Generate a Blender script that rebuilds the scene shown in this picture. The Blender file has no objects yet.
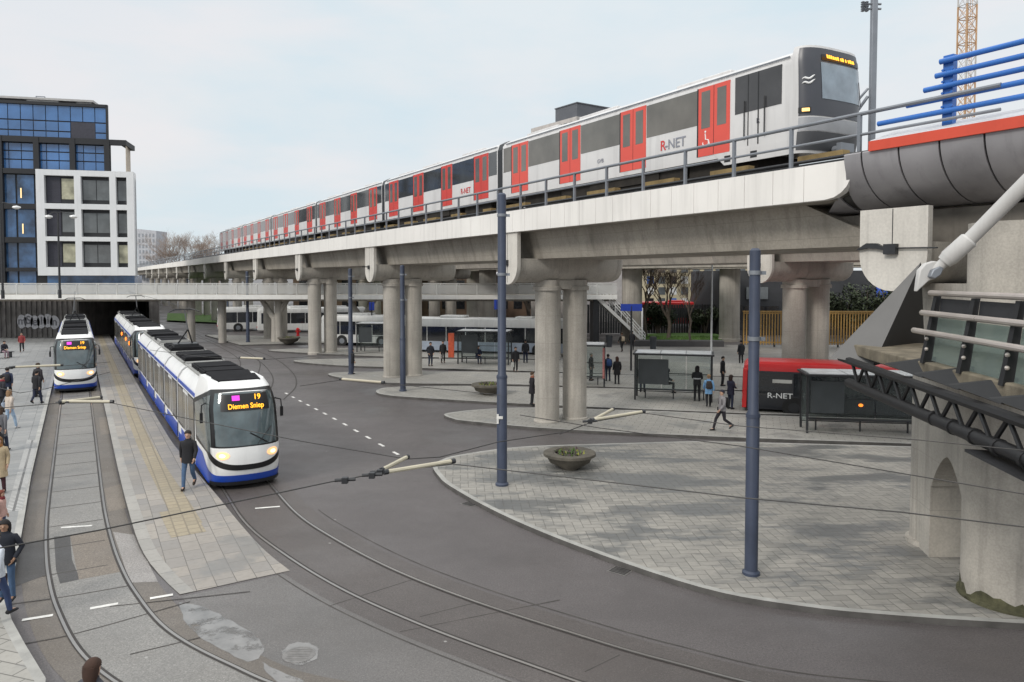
import bpy, math, random
from mathutils import Vector, Matrix
random.seed(7)
SC = bpy.context.scene
COL = SC.collection
R = math.radians
# ------------------------------------------------------------------ camera model
F = 745.0; HZ = 277.0; CH = 6.75; PIT = R(2.3); CY = HZ + F*math.tan(PIT); TH = R(30.3)
_c, _s = math.cos(PIT), math.sin(PIT); CT, ST = math.cos(TH), math.sin(TH)
def ray(px, py):
    a = (px-512)/F; b = (CY-py)/F
    return (a, _c+b*_s, -_s+b*_c)
def G(px, py, z=0.0):                      # point of the plane z seen at a photo pixel
    r = ray(px, py); t = (z-CH)/r[2]; return (r[0]*t, r[1]*t)
def D(px, py, Y):                          # point at distance Y
    r = ray(px, py); t = Y/r[1]; return (r[0]*t, Y, CH+r[2]*t)
def W(u, v): return (-ST*u+CT*v, CT*u+ST*v)            # track frame -> world
def UV(x, y): return (-ST*x+CT*y, CT*x+ST*y)
def upx(px, v):
    t = (px-512)/F; return v*(CT-ST*t)/(ST+CT*t)
cam = bpy.data.cameras.new('camera'); co = bpy.data.objects.new('camera', cam); COL.objects.link(co)
co.location = (0, 0, CH); co.rotation_euler = (R(90)-PIT, 0, 0)
cam.sensor_width = 36; cam.lens = F*36/1024; cam.shift_y = -(341-CY)/1024; cam.clip_start = .1; cam.clip_end = 4000
SC.camera = co
# ------------------------------------------------------------------ materials
class NT:
    def __init__(s, m): s.t = m.node_tree; s.n = s.t.nodes; s.l = s.t.links
    def add(s, typ, **k):
        n = s.n.new(typ)
        for a, b in k.items(): setattr(n, a, b)
        return n
    def link(s, a, b): s.l.new(a, b)
    def val(s, sock, x):
        if hasattr(x, 'is_output'): s.l.new(x, sock)
        else: sock.default_value = x
    def math(s, op, a, b=0.0, c=0.0):
        n = s.add('ShaderNodeMath', operation=op)
        for i, x in enumerate((a, b, c)): s.val(n.inputs[i], x)
        return n.outputs[0]
    def mix(s, f, a, b):
        n = s.add('ShaderNodeMix', data_type='RGBA')
        s.val(n.inputs[0], f)
        for i, x in ((6, a), (7, b)):
            if hasattr(x, 'is_output'): s.l.new(x, n.inputs[i])
            else: n.inputs[i].default_value = (*x[:3], 1)
        return n.outputs[2]
    def noise(s, vec, scale, detail=4, rough=.55):
        n = s.add('ShaderNodeTexNoise'); n.inputs['Scale'].default_value = scale
        n.inputs['Detail'].default_value = detail; n.inputs['Roughness'].default_value = rough
        if vec is not None: s.l.new(vec, n.inputs['Vector'])
        return n.outputs['Fac']
    def ramp(s, f, lo, hi):
        n = s.add('ShaderNodeMapRange'); s.val(n.inputs[0], f); n.inputs[1].default_value = lo; n.inputs[2].default_value = hi
        n.clamp = True; return n.outputs[0]
    def mapped(s, vec, scale=(1, 1, 1), rot=(0, 0, 0)):
        n = s.add('ShaderNodeMapping'); s.l.new(vec, n.inputs[0]); n.inputs[2].default_value = rot; n.inputs[3].default_value = scale
        return n.outputs[0]
def dk(c, f): return tuple(min(1, x*f) for x in c)
MATS = {}
def new(name):
    m = bpy.data.materials.new(name); m.use_nodes = True; n = NT(m); b = n.n['Principled BSDF']
    return m, n, b
def mk(name, col, rough=.6, var=.15, scale=1.5, metal=0, bump=0, streak=0, spec=.5, emit=0, dirt=None, fine=0, lift=0):
    if name in MATS: return MATS[name]
    m, n, b = new(name)
    pos = n.add('ShaderNodeNewGeometry').outputs['Position']
    f = n.noise(pos, scale, 5)
    c = n.mix(n.ramp(f, .3, .7), dk(col, 1-var), dk(col, 1+var))
    if fine:
        c = n.mix(n.ramp(n.noise(pos, scale*30, 2), .35, .65), c, n.mix(fine, c, (0, 0, 0)))
    if streak:
        sv = n.mapped(pos, (2.6, 2.6, .16))
        sf = n.math('MULTIPLY', n.ramp(n.noise(sv, 1.0, 6, .65), .5, .78), streak)
        c = n.mix(sf, c, dk(dirt or col, .35))
    if lift:
        sz = n.add('ShaderNodeSeparateXYZ'); n.link(pos, sz.inputs[0])
        fz = n.math('FRACT', n.math('ADD', n.math('MULTIPLY', sz.outputs[2], 1/lift), n.math('MULTIPLY', n.noise(pos, .3, 1), .02)))
        ln = n.math('LESS_THAN', fz, .014/lift); c = n.mix(n.math('MULTIPLY', ln, .4), c, dk(col, .4))
        bd = n.noise(n.mapped(pos, (.05,.05,1/lift)), 1.0, 0); c = n.mix(n.ramp(bd, .35, .65), dk(col, .86), c) if False else c
        vz = n.ramp(n.noise(n.mapped(pos, (7,7,.05)), 1.0, 4, .6), .55, .75); c = n.mix(n.math('MULTIPLY', vz, .28), c, dk(col, .45))
    n.link(c, b.inputs['Base Color'])
    b.inputs['Metallic'].default_value = metal; b.inputs['Specular IOR Level'].default_value = spec
    n.val(b.inputs['Roughness'], n.math('ADD', rough-.06, n.math('MULTIPLY', f, .12)))
    if bump:
        bn = n.add('ShaderNodeBump'); bn.inputs['Strength'].default_value = bump; bn.inputs['Distance'].default_value = .02
        n.link(n.noise(pos, scale*14, 3), bn.inputs['Height']); n.link(bn.outputs[0], b.inputs['Normal'])
    if emit:
        b.inputs['Emission Color'].default_value = (*col, 1); b.inputs['Emission Strength'].default_value = emit
    MATS[name] = m; return m
def glassm(name, tint, alpha=.35, rough=.05):       # clear pane: part transparent, part glossy
    if name in MATS: return MATS[name]
    m = bpy.data.materials.new(name); m.use_nodes = True; n = NT(m); n.n.clear()
    o = n.add('ShaderNodeOutputMaterial'); tr = n.add('ShaderNodeBsdfTransparent'); tr.inputs[0].default_value = (*tint, 1)
    pb = n.add('ShaderNodeBsdfPrincipled'); pb.inputs['Base Color'].default_value = (*dk(tint, .35), 1); pb.inputs['Roughness'].default_value = rough
    mx = n.add('ShaderNodeMixShader'); mx.inputs[0].default_value = alpha
    n.link(tr.outputs[0], mx.inputs[1]); n.link(pb.outputs[0], mx.inputs[2]); n.link(mx.outputs[0], o.inputs[0])
    MATS[name] = m; return m
def bricks(name, c1, c2, mortar, w, h, rot, msz=.012, patch=None, pamt=.5, rough=.75, wetlo=.56, off=.5):
    m, n, b = new(name)
    pos = n.add('ShaderNodeNewGeometry').outputs['Position']
    t = n.add('ShaderNodeTexBrick'); n.link(n.mapped(pos, (1, 1, 1), (0, 0, -rot)), t.inputs['Vector'])
    t.offset = off
    t.inputs['Color1'].default_value = (*c1, 1); t.inputs['Color2'].default_value = (*c2, 1); t.inputs['Mortar'].default_value = (*mortar, 1)
    t.inputs['Scale'].default_value = 1; t.inputs['Mortar Size'].default_value = msz; t.inputs['Brick Width'].default_value = w; t.inputs['Row Height'].default_value = h
    big = n.noise(pos, .35, 6, .6); c = n.mix(n.math('MULTIPLY', n.ramp(big, .35, .7), .45), t.outputs[0], dk(c1, .62))
    wet = n.ramp(n.noise(n.mapped(pos, (1, 1, 1), (0, 0, .6)), .55, 5, .6), wetlo, wetlo+.07)
    if patch: c = n.mix(n.math('MULTIPLY', wet, pamt), c, patch)
    c = n.mix(n.math('MULTIPLY', n.ramp(n.noise(pos, 9, 4), .45, .8), .35), c, dk(c1, .5))
    n.link(c, b.inputs['Base Color'])
    n.val(b.inputs['Roughness'], n.math('SUBTRACT', rough, n.math('MULTIPLY', wet, .38)))
    bn = n.add('ShaderNodeBump'); bn.inputs['Strength'].default_value = .5; bn.inputs['Distance'].default_value = .01; bn.invert = True
    n.link(t.outputs['Fac'], bn.inputs['Height']); n.link(bn.outputs[0], b.inputs['Normal'])
    MATS[name] = m; return m
def herring(name, c1, c2, mortar, size, rot, patch):
    m, n, b = new(name)
    pos = n.add('ShaderNodeNewGeometry').outputs['Position']
    sp = n.add('ShaderNodeSeparateXYZ'); n.link(n.mapped(pos, (1/size, 1/size, 1), (0, 0, -rot)), sp.inputs[0])
    M = n.math; x, y = sp.outputs[0], sp.outputs[1]
    ix, iy = M('FLOOR', x), M('FLOOR', y); fx, fy = M('FRACT', x), M('FRACT', y)
    k = M('FLOORED_MODULO', M('SUBTRACT', ix, iy), 4.0)
    def isk(a): return M('COMPARE', k, float(a), .1)
    e = [M('ADD', fx, M('MULTIPLY', isk(1), 9)), M('ADD', M('SUBTRACT', 1, fx), M('MULTIPLY', isk(0), 9)),
         M('ADD', fy, M('MULTIPLY', isk(2), 9)), M('ADD', M('SUBTRACT', 1, fy), M('MULTIPLY', isk(3), 9))]
    d = M('MINIMUM', M('MINIMUM', e[0], e[1]), M('MINIMUM', e[2], e[3]))
    gap = M('SUBTRACT', 1, n.ramp(d, .015, .06))
    wn = n.add('ShaderNodeTexWhiteNoise', noise_dimensions='2D')
    cb = n.add('ShaderNodeCombineXYZ')
    n.val(cb.inputs[0], M('SUBTRACT', ix, isk(1))); n.val(cb.inputs[1], M('SUBTRACT', iy, isk(3))); n.link(cb.outputs[0], wn.inputs['Vector'])
    c = n.mix(wn.outputs['Value'], c1, c2)
    c = n.mix(n.math('MULTIPLY', n.ramp(n.noise(pos, .5, 6, .6), .35, .7), .4), c, dk(c1, .6))
    wet = n.math('MULTIPLY', n.ramp(n.noise(n.mapped(pos, (.45, 1.2, 1), (0, 0, .5)), .55, 6, .66), .49, .57), 1.0)
    c = n.mix(M('MULTIPLY', wet, .82), c, patch)
    mid_ = n.ramp(n.noise(n.mapped(pos, (.5,1.3,1), (0,0,.35)), 1.6, 6, .7), .52, .62); c = n.mix(M('MULTIPLY', mid_, .38), c, dk(patch, .85))
    rs = n.add('ShaderNodeTexWhiteNoise', noise_dimensions='2D'); n.link(cb.outputs[0], rs.inputs['Vector']); c = n.mix(M('MULTIPLY', M('GREATER_THAN', rs.outputs['Value'], .95), .25), c, dk(c1, .55))
    c = n.mix(n.math('MULTIPLY', n.ramp(n.noise(pos, 8, 4), .45, .8), .3), c, dk(c1, .5))
    c = n.mix(M('MULTIPLY', gap, .62), c, mortar)
    n.link(c, b.inputs['Base Color']); n.val(b.inputs['Roughness'], M('SUBTRACT', .78, M('MULTIPLY', wet, .4)))
    bn = n.add('ShaderNodeBump'); bn.inputs['Strength'].default_value = .5; bn.inputs['Distance'].default_value = .01; bn.invert = True
    n.link(gap, bn.inputs['Height']); n.link(bn.outputs[0], b.inputs['Normal'])
    MATS[name] = m; return m
def asphalt(name, col, rough=.62):
    m, n, b = new(name)
    pos = n.add('ShaderNodeNewGeometry').outputs['Position']
    big = n.noise(pos, .16, 7, .62); st = n.noise(n.mapped(pos, (.25, 1.6, 1), (0, 0, TH)), .6, 5, .6)
    c = n.mix(n.ramp(big, .36, .64), dk(col, .74), dk(col, 1.22))
    med = n.noise(pos, .9, 6, .65); c = n.mix(n.math('MULTIPLY', n.ramp(med, .5, .68), .4), c, dk(col, .62))
    c = n.mix(n.math('MULTIPLY', n.ramp(st, .45, .75), .35), c, dk(col, .6))
    c = n.mix(n.ramp(n.noise(pos, 26, 3, .7), .36, .62), dk(col, .6), c)
    c = n.mix(n.math('MULTIPLY', n.ramp(n.noise(pos, 45, 1), .62, .70), .5), c, dk(col, 1.9))
    speck = n.add('ShaderNodeTexVoronoi'); speck.inputs['Scale'].default_value = 1.1; n.link(pos, speck.inputs['Vector'])
    c = n.mix(n.math('MULTIPLY', n.math('LESS_THAN', speck.outputs['Distance'], .035), .5), c, (.45, .44, .42))
    n.link(c, b.inputs['Base Color'])
    wet = n.ramp(n.noise(pos, .22, 5, .6), .42, .68)
    n.val(b.inputs['Roughness'], n.math('SUBTRACT', rough, n.math('MULTIPLY', wet, .33)))
    bn = n.add('ShaderNodeBump'); bn.inputs['Strength'].default_value = .3; bn.inputs['Distance'].default_value = .01
    n.link(n.noise(pos, 90, 2), bn.inputs['Height']); n.link(bn.outputs[0], b.inputs['Normal'])
    MATS[name] = m; return m
# ------------------------------------------------------------------ mesh builder
class MB:
    def __init__(s): s.v = []; s.f = []; s.m = []
    def add(s, vs, fs, m=0):
        o = len(s.v); s.v += [tuple(p) for p in vs]
        for f in fs: s.f.append(tuple(i+o for i in f)); s.m.append(m)
        return s
    def hexa(s, p, m=0): return s.add(p, [(3,2,1,0),(4,5,6,7),(0,1,5,4),(1,2,6,5),(2,3,7,6),(3,0,4,7)], m)
    def box(s, x0, x1, y0, y1, z0, z1, m=0):
        return s.hexa([(x0,y0,z0),(x1,y0,z0),(x1,y1,z0),(x0,y1,z0),(x0,y0,z1),(x1,y0,z1),(x1,y1,z1),(x0,y1,z1)], m)
    def prism(s, poly, z0, z1, m=0, side=None):
        n = len(poly); a = sum(poly[i][0]*poly[(i+1)%n][1]-poly[(i+1)%n][0]*poly[i][1] for i in range(n))
        if a < 0: poly = poly[::-1]
        s.add([(x,y,z0) for x,y in poly]+[(x,y,z1) for x,y in poly], [tuple(range(n, 2*n)), tuple(range(n-1,-1,-1))], m)
        s.add([(x,y,z0) for x,y in poly]+[(x,y,z1) for x,y in poly], [(i,(i+1)%n,(i+1)%n+n,i+n) for i in range(n)], m if side is None else side)
        return s
    def sheet(s, poly, z, m=0):
        n = len(poly); a = sum(poly[i][0]*poly[(i+1)%n][1]-poly[(i+1)%n][0]*poly[i][1] for i in range(n))
        if a < 0: poly = poly[::-1]
        return s.add([(x,y,z) for x,y in poly], [tuple(range(n))], m)
    def loft(s, rings, m=0, cap=True, closed=True):
        n = len(rings[0]); vs = [p for r in rings for p in r]; fs = []
        for i in range(len(rings)-1):
            for j in range(n if closed else n-1):
                k = (j+1) % n; fs.append((i*n+j, i*n+k, (i+1)*n+k, (i+1)*n+j))
        if cap and closed: fs += [tuple(range(n-1,-1,-1)), tuple(range((len(rings)-1)*n, len(rings)*n))]
        return s.add(vs, fs, m)
    def tube(s, pts, r, n=8, m=0, sq=1.0):
        pts = [Vector(p) for p in pts]; rs = r if isinstance(r, (list, tuple)) else [r]*len(pts); rings = []; px = None
        for i, p in enumerate(pts):
            t = (pts[min(i+1, len(pts)-1)]-pts[max(i-1, 0)]).normalized()
            if px is None: px = t.cross(Vector((0,0,1)) if abs(t.z) < .95 else Vector((0,1,0))).normalized()
            else: px = (px-t*px.dot(t)).normalized()
            b = t.cross(px)
            rings.append([p+px*(math.cos(a)*rs[i])+b*(math.sin(a)*rs[i]*sq) for a in (2*math.pi*k/n for k in range(n))])
        return s.loft(rings, m)
    def lathe(s, prof, c=(0,0,0), n=24, m=0):
        return s.loft([[(c[0]+r*math.cos(2*math.pi*k/n), c[1]+r*math.sin(2*math.pi*k/n), c[2]+z) for k in range(n)] for r, z in prof], m)
    def ball(s, c, r, n=10, m=0):
        rr = (r,)*3 if not isinstance(r, tuple) else r; k = n//2
        return s.loft([[(c[0]+rr[0]*math.sin(math.pi*(i+.02)/(k+.04))*math.cos(2*math.pi*j/n), c[1]+rr[1]*math.sin(math.pi*(i+.02)/(k+.04))*math.sin(2*math.pi*j/n), c[2]-rr[2]*math.cos(math.pi*i/k)) for j in range(n)] for i in range(k+1)], m)
def obj(name, mb, mats, parent=None, org=(0,0,0), smooth=35, bevel=0, label=None):
    if not isinstance(mats, (list, tuple)): mats = [mats]
    me = bpy.data.meshes.new(name); ox, oy, oz = org
    me.from_pydata([(x-ox, y-oy, z-oz) for x, y, z in mb.v], [], mb.f)
    for m in mats: me.materials.append(m)
    if len(mats) > 1: me.polygons.foreach_set('material_index', mb.m)
    if smooth:
        me.shade_smooth(); me.set_sharp_from_angle(angle=R(smooth))
    o = bpy.data.objects.new(name, me); COL.objects.link(o)
    if parent is not None: o.parent = parent
    if bevel:
        b = o.modifiers.new('bevel', 'BEVEL'); b.width = bevel; b.segments = 2; b.limit_method = 'ANGLE'; b.angle_limit = R(40)
    if label: o['label'] = label
    return o
ORG = {}
def thing(name, label, cat, org=(0,0,0), frame=False, rz=None, group=None, local=False):
    """Empty at the base. frame: geometry given in track frame (v,u,z); local: geometry given around the base itself"""
    o = bpy.data.objects.new(name, None); COL.objects.link(o); o.empty_display_size = .3
    if frame: x, y = W(org[1], org[0]); o.location = (x, y, org[2]); o.rotation_euler = (0, 0, TH)
    else: o.location = org; o.rotation_euler = (0, 0, rz or 0)
    ORG[o.name] = (0,0,0) if local else org
    tag(o, label, cat, group); return o
def tag(o, label, cat, group=None):
    o['label'] = label; o['category'] = cat
    if group: o['group'] = group
    return o
def root(o):
    while o.parent: o = o.parent
    return o
def part(name, mb, mats, parent, **k): return obj(name, mb, mats, parent, ORG[root(parent).name], **k)
def solo(name, mb, mats, label, cat, group=None, org=None, **k):
    if org is None: org = (sum(p[0] for p in mb.v)/len(mb.v), sum(p[1] for p in mb.v)/len(mb.v), min(p[2] for p in mb.v))
    o = obj(name, mb, mats, None, org, **k); o.location = org; return tag(o, label, cat, group)
def struct(name, mb, mats, **k):
    o = obj(name, mb, mats, **k); o['kind'] = 'structure'; return o
def kids(o): return [c for c in bpy.data.objects if c.parent == o]
def copy_tree(o, label=None, loc=None, rz=None):
    def cp(a, par):
        c = a.copy(); COL.objects.link(c)
        if par: c.parent = par
        for ch in kids(a): cp(ch, c)
        return c
    c = cp(o, None); ORG[c.name] = ORG.get(o.name, (0,0,0))
    if label: c['label'] = label
    if loc: c.location = loc
    if rz is not None: c.rotation_euler = (0, 0, rz)
    return c
def text(s, size, mtx, mat, parent, name='lettering', ext=.002, align='CENTER', sx=1.0, shear=0):
    cu = bpy.data.curves.new(name, 'FONT'); cu.body = s; cu.size = size; cu.align_x = align; cu.align_y = 'CENTER'; cu.extrude = ext; cu.shear = shear
    cu.offset = size*.012
    t = bpy.data.objects.new(name, cu); COL.objects.link(t)
    dg = bpy.context.evaluated_depsgraph_get(); me = bpy.data.meshes.new_from_object(t.evaluated_get(dg))
    bpy.data.objects.remove(t); bpy.data.curves.remove(cu)
    o_ = Vector(ORG[root(parent).name])
    me.transform(Matrix.Translation(-o_) @ mtx @ Matrix.Diagonal((sx, 1, 1, 1)))
    me.materials.append(mat); o = bpy.data.objects.new(name, me); COL.objects.link(o); o.parent = parent; return o
def frame_mtx(o, xdir, updir):
    x = Vector(xdir).normalized(); u = Vector(updir); z = x.cross(u).normalized(); y = z.cross(x)
    return Matrix(((x.x,y.x,z.x,o[0]),(x.y,y.y,z.y,o[1]),(x.z,y.z,z.z,o[2]),(0,0,0,1)))
def crom(pts, k=8):                         # smooth curve through points
    P = [Vector(p) for p in pts]; P = [P[0]*2-P[1]]+P+[P[-1]*2-P[-2]]; out = []
    for i in range(1, len(P)-2):
        a, b, c, d = P[i-1:i+3]
        for j in range(k):
            t = j/k; out.append(.5*((2*b)+(c-a)*t+(2*a-5*b+4*c-d)*t*t+(3*b-a-3*c+d)*t**3))
    return out+[P[-2]]
def offset(pts, d):
    out = []
    for i, p in enumerate(pts):
        t = (pts[min(i+1, len(pts)-1)]-pts[max(i-1, 0)]).normalized(); out.append(Vector((p.x-t.y*d, p.y+t.x*d)))
    return out
def strip(mb, pts, a, b, z0, z1, m=0):      # ribbon with thickness along a ground curve, offsets a<b to the left
    A, B = offset(pts, a), offset(pts, b); rings = [[(p.x,p.y,z0),(p.x,p.y,z1),(q.x,q.y,z1),(q.x,q.y,z0)] for p, q in zip(A, B)]
    return mb.loft(rings, m)
def ribbon(mb, pts, a, b, z, m=0):
    A, B = offset(pts, a), offset(pts, b)
    for i in range(len(A)-1): mb.add([(A[i].x,A[i].y,z),(A[i+1].x,A[i+1].y,z),(B[i+1].x,B[i+1].y,z),(B[i].x,B[i].y,z)], [(3,2,1,0)] , m)
    return mb
# ------------------------------------------------------------------ palette
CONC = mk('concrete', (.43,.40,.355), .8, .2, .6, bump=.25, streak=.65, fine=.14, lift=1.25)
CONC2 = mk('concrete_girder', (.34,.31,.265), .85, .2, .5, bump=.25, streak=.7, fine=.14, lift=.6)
CONCP = mk('pale_concrete', (.60,.57,.52), .8, .12, .6, bump=.2, streak=.55, fine=.1)
CONCW = mk('white_painted_concrete', (.76,.735,.70), .7, .06, .4, bump=.1, streak=.3)
STAIN = mk('stained_concrete', (.42,.39,.345), .85, .2, .8, bump=.3, streak=.6, fine=.15)
STEEL = mk('galvanised_steel', (.22,.235,.26), .45, .1, 2, metal=.4)
DARK = mk('dark_metal', (.022,.023,.026), .5, .2, 3)
BLACK = mk('black_plastic', (.008,.008,.009), .35, .2, 3)
RUB = mk('rubber', (.015,.015,.015), .8, .1, 5)
POLE = mk('blue_grey_paint', (.045,.057,.092), .45, .15, 2, streak=.3)
WHITE = mk('white_paint', (.80,.80,.79), .32, .04, .8, streak=.16)
BODYW = mk('train_grey_white', (.60,.59,.585), .35, .07, .5, streak=.35)
TBLUE = mk('tram_blue', (.018,.07,.42), .3, .08, 1)
RED = mk('train_red', (.55,.045,.032), .38, .06, 1)
BRED = mk('bus_red', (.58,.02,.022), .35, .08, 1)
WGLASS = mk('window_glass', (.12,.112,.098), .07, .35, .5, spec=.8)
DGLASS = mk('dark_window_glass', (.02,.022,.026), .06, .3, .8, spec=.8)
SCREEN = mk('windscreen_glass', (.075,.10,.108), .06, .35, 1.6, spec=.9)
AMBER = mk('amber_display', (1.0,.42,.02), .5, 0, 1, emit=1.6)
MAGENTA = mk('magenta_display', (.7,.05,.55), .5, 0, 1, emit=.8)
LAMPY = mk('lamp_yellow', (1,.6,.18), .3, 0, 1, emit=1.5)
LAMPO = mk('lamp_orange', (1,.22,.02), .3, 0, 1, emit=2.5)
SKYB = mk('railing_blue', (.03,.14,.46), .35, .08, 1)
BAND = mk('red_band', (.60,.07,.035), .5, .08, 1, streak=.2)
CLAD = mk('grey_cladding', (.30,.29,.30), .42, .15, .7, metal=.2, streak=.45)
PANE = glassm('clear_pane', (.90,.94,.93), .12)
MESHP = glassm('railing_mesh', (.95,.95,.95), .34, .6); MESHP.node_tree.nodes['Principled BSDF'].inputs['Base Color'].default_value = (.62,.62,.60,1)
# ------------------------------------------------------------------ sky and sun
w = bpy.data.worlds.new('World'); SC.world = w; w.use_nodes = True; n = NT(w); bg = n.n['Background']
sky = n.add('ShaderNodeTexSky', sky_type='NISHITA'); sky.sun_disc = False; sky.sun_elevation = R(33); sky.sun_rotation = R(-148); sky.air_density = 1.0; sky.dust_density = 1.5
gen = n.add('ShaderNodeTexCoord').outputs['Generated']; sp = n.add('ShaderNodeSeparateXYZ'); n.link(gen, sp.inputs[0])
hor = n.mix(n.ramp(sp.outputs[2], .0, .38), (8.6,8.35,8.35), (8.0,8.75,9.15))
cloud = n.mix(n.ramp(sp.outputs[2], .35, .95), hor, (25,24.6,24))
cn = n.noise(n.mapped(gen, (1.2,1.2,3.2)), 2.3, 6, .55)
cloud = n.mix(n.math('MULTIPLY', n.ramp(cn, .40, .64), .62), cloud, (6.3,8.0,8.9))
cn2 = n.noise(n.mapped(gen, (1.0,1.0,4.5), (.1,.05,.4)), 3.2, 5, .5)
cloud = n.mix(n.math('MULTIPLY', n.ramp(cn2, .46, .68), .55), cloud, (9.3,8.75,8.8))
n.link(n.mix(.93, sky.outputs[0], cloud), bg.inputs[0]); bg.inputs[1].default_value = .092
sl = bpy.data.lights.new('sun', 'SUN'); sl.energy = 1.5; sl.angle = R(12); sl.color = (1, .95, .88)
so = bpy.data.objects.new('sun', sl); COL.objects.link(so); so.rotation_euler = Vector((.53, .62, -.55)).to_track_quat('-Z', 'Y').to_euler()
vs = SC.view_settings; vs.view_transform = 'Standard'; vs.look = 'None'; vs.exposure = .12; vs.gamma = 1
# ------------------------------------------------------------------ ground materials
ASPH = asphalt('asphalt', (.126,.114,.113))
SLAB = asphalt('track_slab', (.235,.225,.21), .55)
BROWN = asphalt('track_edge_asphalt', (.155,.135,.115), .65)
PATCHD = asphalt('dark_asphalt_patch', (.062,.058,.056), .6)
PATCHB = asphalt('brown_asphalt_patch', (.20,.17,.14), .7)
PLAT = bricks('platform_slabs', (.345,.315,.28), (.25,.24,.23), (.10,.095,.09), .6, .42, TH+R(90), .008, (.17,.17,.165), .6)
PLATL = bricks('left_platform_slabs', (.30,.30,.295), (.235,.24,.24), (.12,.12,.12), .6, .6, TH+R(90), .008, (.22,.225,.225), .6)
TACT = bricks('tactile_yellow', (.37,.315,.225), (.31,.27,.20), (.22,.19,.145), .3, .3, TH+R(90), .02, (.27,.22,.15), .4)
TACW = bricks('ribbed_white', (.52,.515,.50), (.47,.47,.46), (.10,.10,.10), .55, .16, TH, .035, (.2,.2,.2), .5, off=0)
PAV = bricks('paving', (.36,.345,.315), (.30,.29,.265), (.12,.115,.105), .6, .3, R(-18), .012, (.20,.20,.195), .55)
HERR = herring('herringbone_paving', (.345,.328,.296), (.275,.264,.241), (.075,.07,.062), .25, R(4), (.115,.12,.122))
KERB = mk('kerb_stone', (.34,.335,.315), .75, .18, 2, bump=.2, streak=.3)
PAINT = mk('road_paint', (.66,.65,.62), .6, .2, 6)
RAIL = mk('rail_steel', (.32,.305,.29), .3, .08, .6, metal=.7)
GROOVE = mk('rail_groove', (.035,.03,.027), .7, .3, 4)
GRASSM = mk('grass_green', (.075,.145,.03), .9, .35, 3, bump=.5)
struct('ground', MB().sheet([(-900,-60),(900,-60),(900,2200),(-900,2200)], 0), ASPH, smooth=0)
# ------------------------------------------------------------------ tram tracks
def mid(a, b): return [((p[0]+q[0])/2, (p[1]+q[1])/2) for p, q in zip(a, b)]
def gp(l, z=0): return [G(px, py, z) for px, py in l]
curveL = mid(gp([(47,520),(46,545),(47,570),(54,600),(75,640),(130,682)]), gp([(106,520),(113,545),(123,570),(140,600),(180,645),(250,682)]))
L = [W(u, -.15) for u in (120,85,60,40,30,26)]+curveL
d = Vector(L[-1])-Vector(L[-2]); L += [tuple(Vector(L[-1])+Vector((.9*d.x+.25, .75*d.y))), tuple(Vector(L[-1])+Vector((2.2*d.x+1.3, 1.3*d.y)))]
curveR = mid(gp([(242,520),(275,547),(330,583),(400,616),(500,657),(600,690)]), gp([(300,516),(340,543),(400,573),(485,606),(580,634),(700,670)]))
Rr = [W(u, 4.6) for u in (120,85,60,40,30,25)]+curveR
d = Vector(Rr[-1])-Vector(Rr[-2]); Rr += [tuple(Vector(Rr[-1])+d*1.2+Vector((.3,.25))), tuple(Vector(Rr[-1])+d*3+Vector((2,1.6)))]
LC, RC = crom([Vector(p) for p in L]), crom([Vector(p) for p in Rr])
def flip(c):  # going towards the camera: left of travel is +v side; keep as is
    return c
def track(curve, slab, edge, zz):
    m = MB()
    if edge: ribbon(m, curve, -1.22, 1.22, .004); struct('track_edge', m, edge, smooth=0)
    m = MB()
    if slab: ribbon(m, curve, -.68, .68, .009); struct('track_slab', m, slab, smooth=0)
    m = MB()
    for s in (-1, 1):
        o = s*.7175
        ribbon(m, curve, o-.026, o+.026, .016, 0); ribbon(m, curve, *sorted((o-s*.026, o-s*.072)), .0155, 1); ribbon(m, curve, *sorted((o+s*.026, o+s*.045)), .014, 1)
    struct('tram_track', m, [RAIL, GROOVE], smooth=0)
track(LC, SLAB, BROWN, 0); track(RC, None, asphalt('track_asphalt', (.108,.095,.090), .55), 0)
struct('worn_asphalt', MB().sheet(gp([(182,597),(288,573),(330,600),(420,640),(520,684),(300,684),(255,668),(205,628)]), .0028), asphalt('worn_asphalt', (.155,.146,.14), .55), smooth=0)
# slab joints across track and thin seams in the road
m = MB()
for u in [19.6+1.9*i for i in range(14)]:
    a = [W(u, -.80), W(u, .50), W(u+.045, .50), W(u+.045, -.80)]; m.sheet(a, .0125)
def seam(pts, wd=.035, z=.013):
    c = crom([Vector(G(*p)) for p in pts], 5); ribbon(m, c, -wd/2, wd/2, z)
seam([(20,645),(80,633),(190,602)]); seam([(5,605),(60,598),(130,586)]); seam([(110,607),(250,592)]); seam([(130,655),(200,638)])
SEAM = mk('seam_tar', (.062,.056,.052), .8, .4, 2); struct('slab_joint', m, SEAM, smooth=0)
m = MB()
c = offset(RC, 1.35); ribbon(m, c[48:], -.02, .02, .005); c = offset(RC, -1.35); ribbon(m, c[52:], -.02, .02, .005)
for pts in ([(418,578),(330,606)], [(560,600),(400,632)], [(475,603),(420,617)], [(620,655),(585,672)], [(225,502),(240,540)]):
    cc = [Vector(G(*p)) for p in pts]; ribbon(m, cc, -.015, .015, .006)
struct('road_seam', m, SEAM, smooth=0)
m = MB(); m.sheet(gp([(54,537),(70,536),(72,560),(78,575),(79,580),(60,584),(56,570)]), .0105); m.sheet(gp([(20,545),(46,541),(47,575),(14,587)]), .0065); struct('asphalt_patch', m, PATCHD, smooth=0)
m = MB(); m.sheet(gp([(70,536),(107,530),(122,572),(79,580),(75,562)]), .0108); m.sheet(gp([(104,489),(121,484),(127,508),(109,512)]), .0065); m.sheet(gp([(99,418),(108,416),(114,433),(101,436)]), .0068); struct('brown_patch', m, PATCHB, smooth=0)
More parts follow.
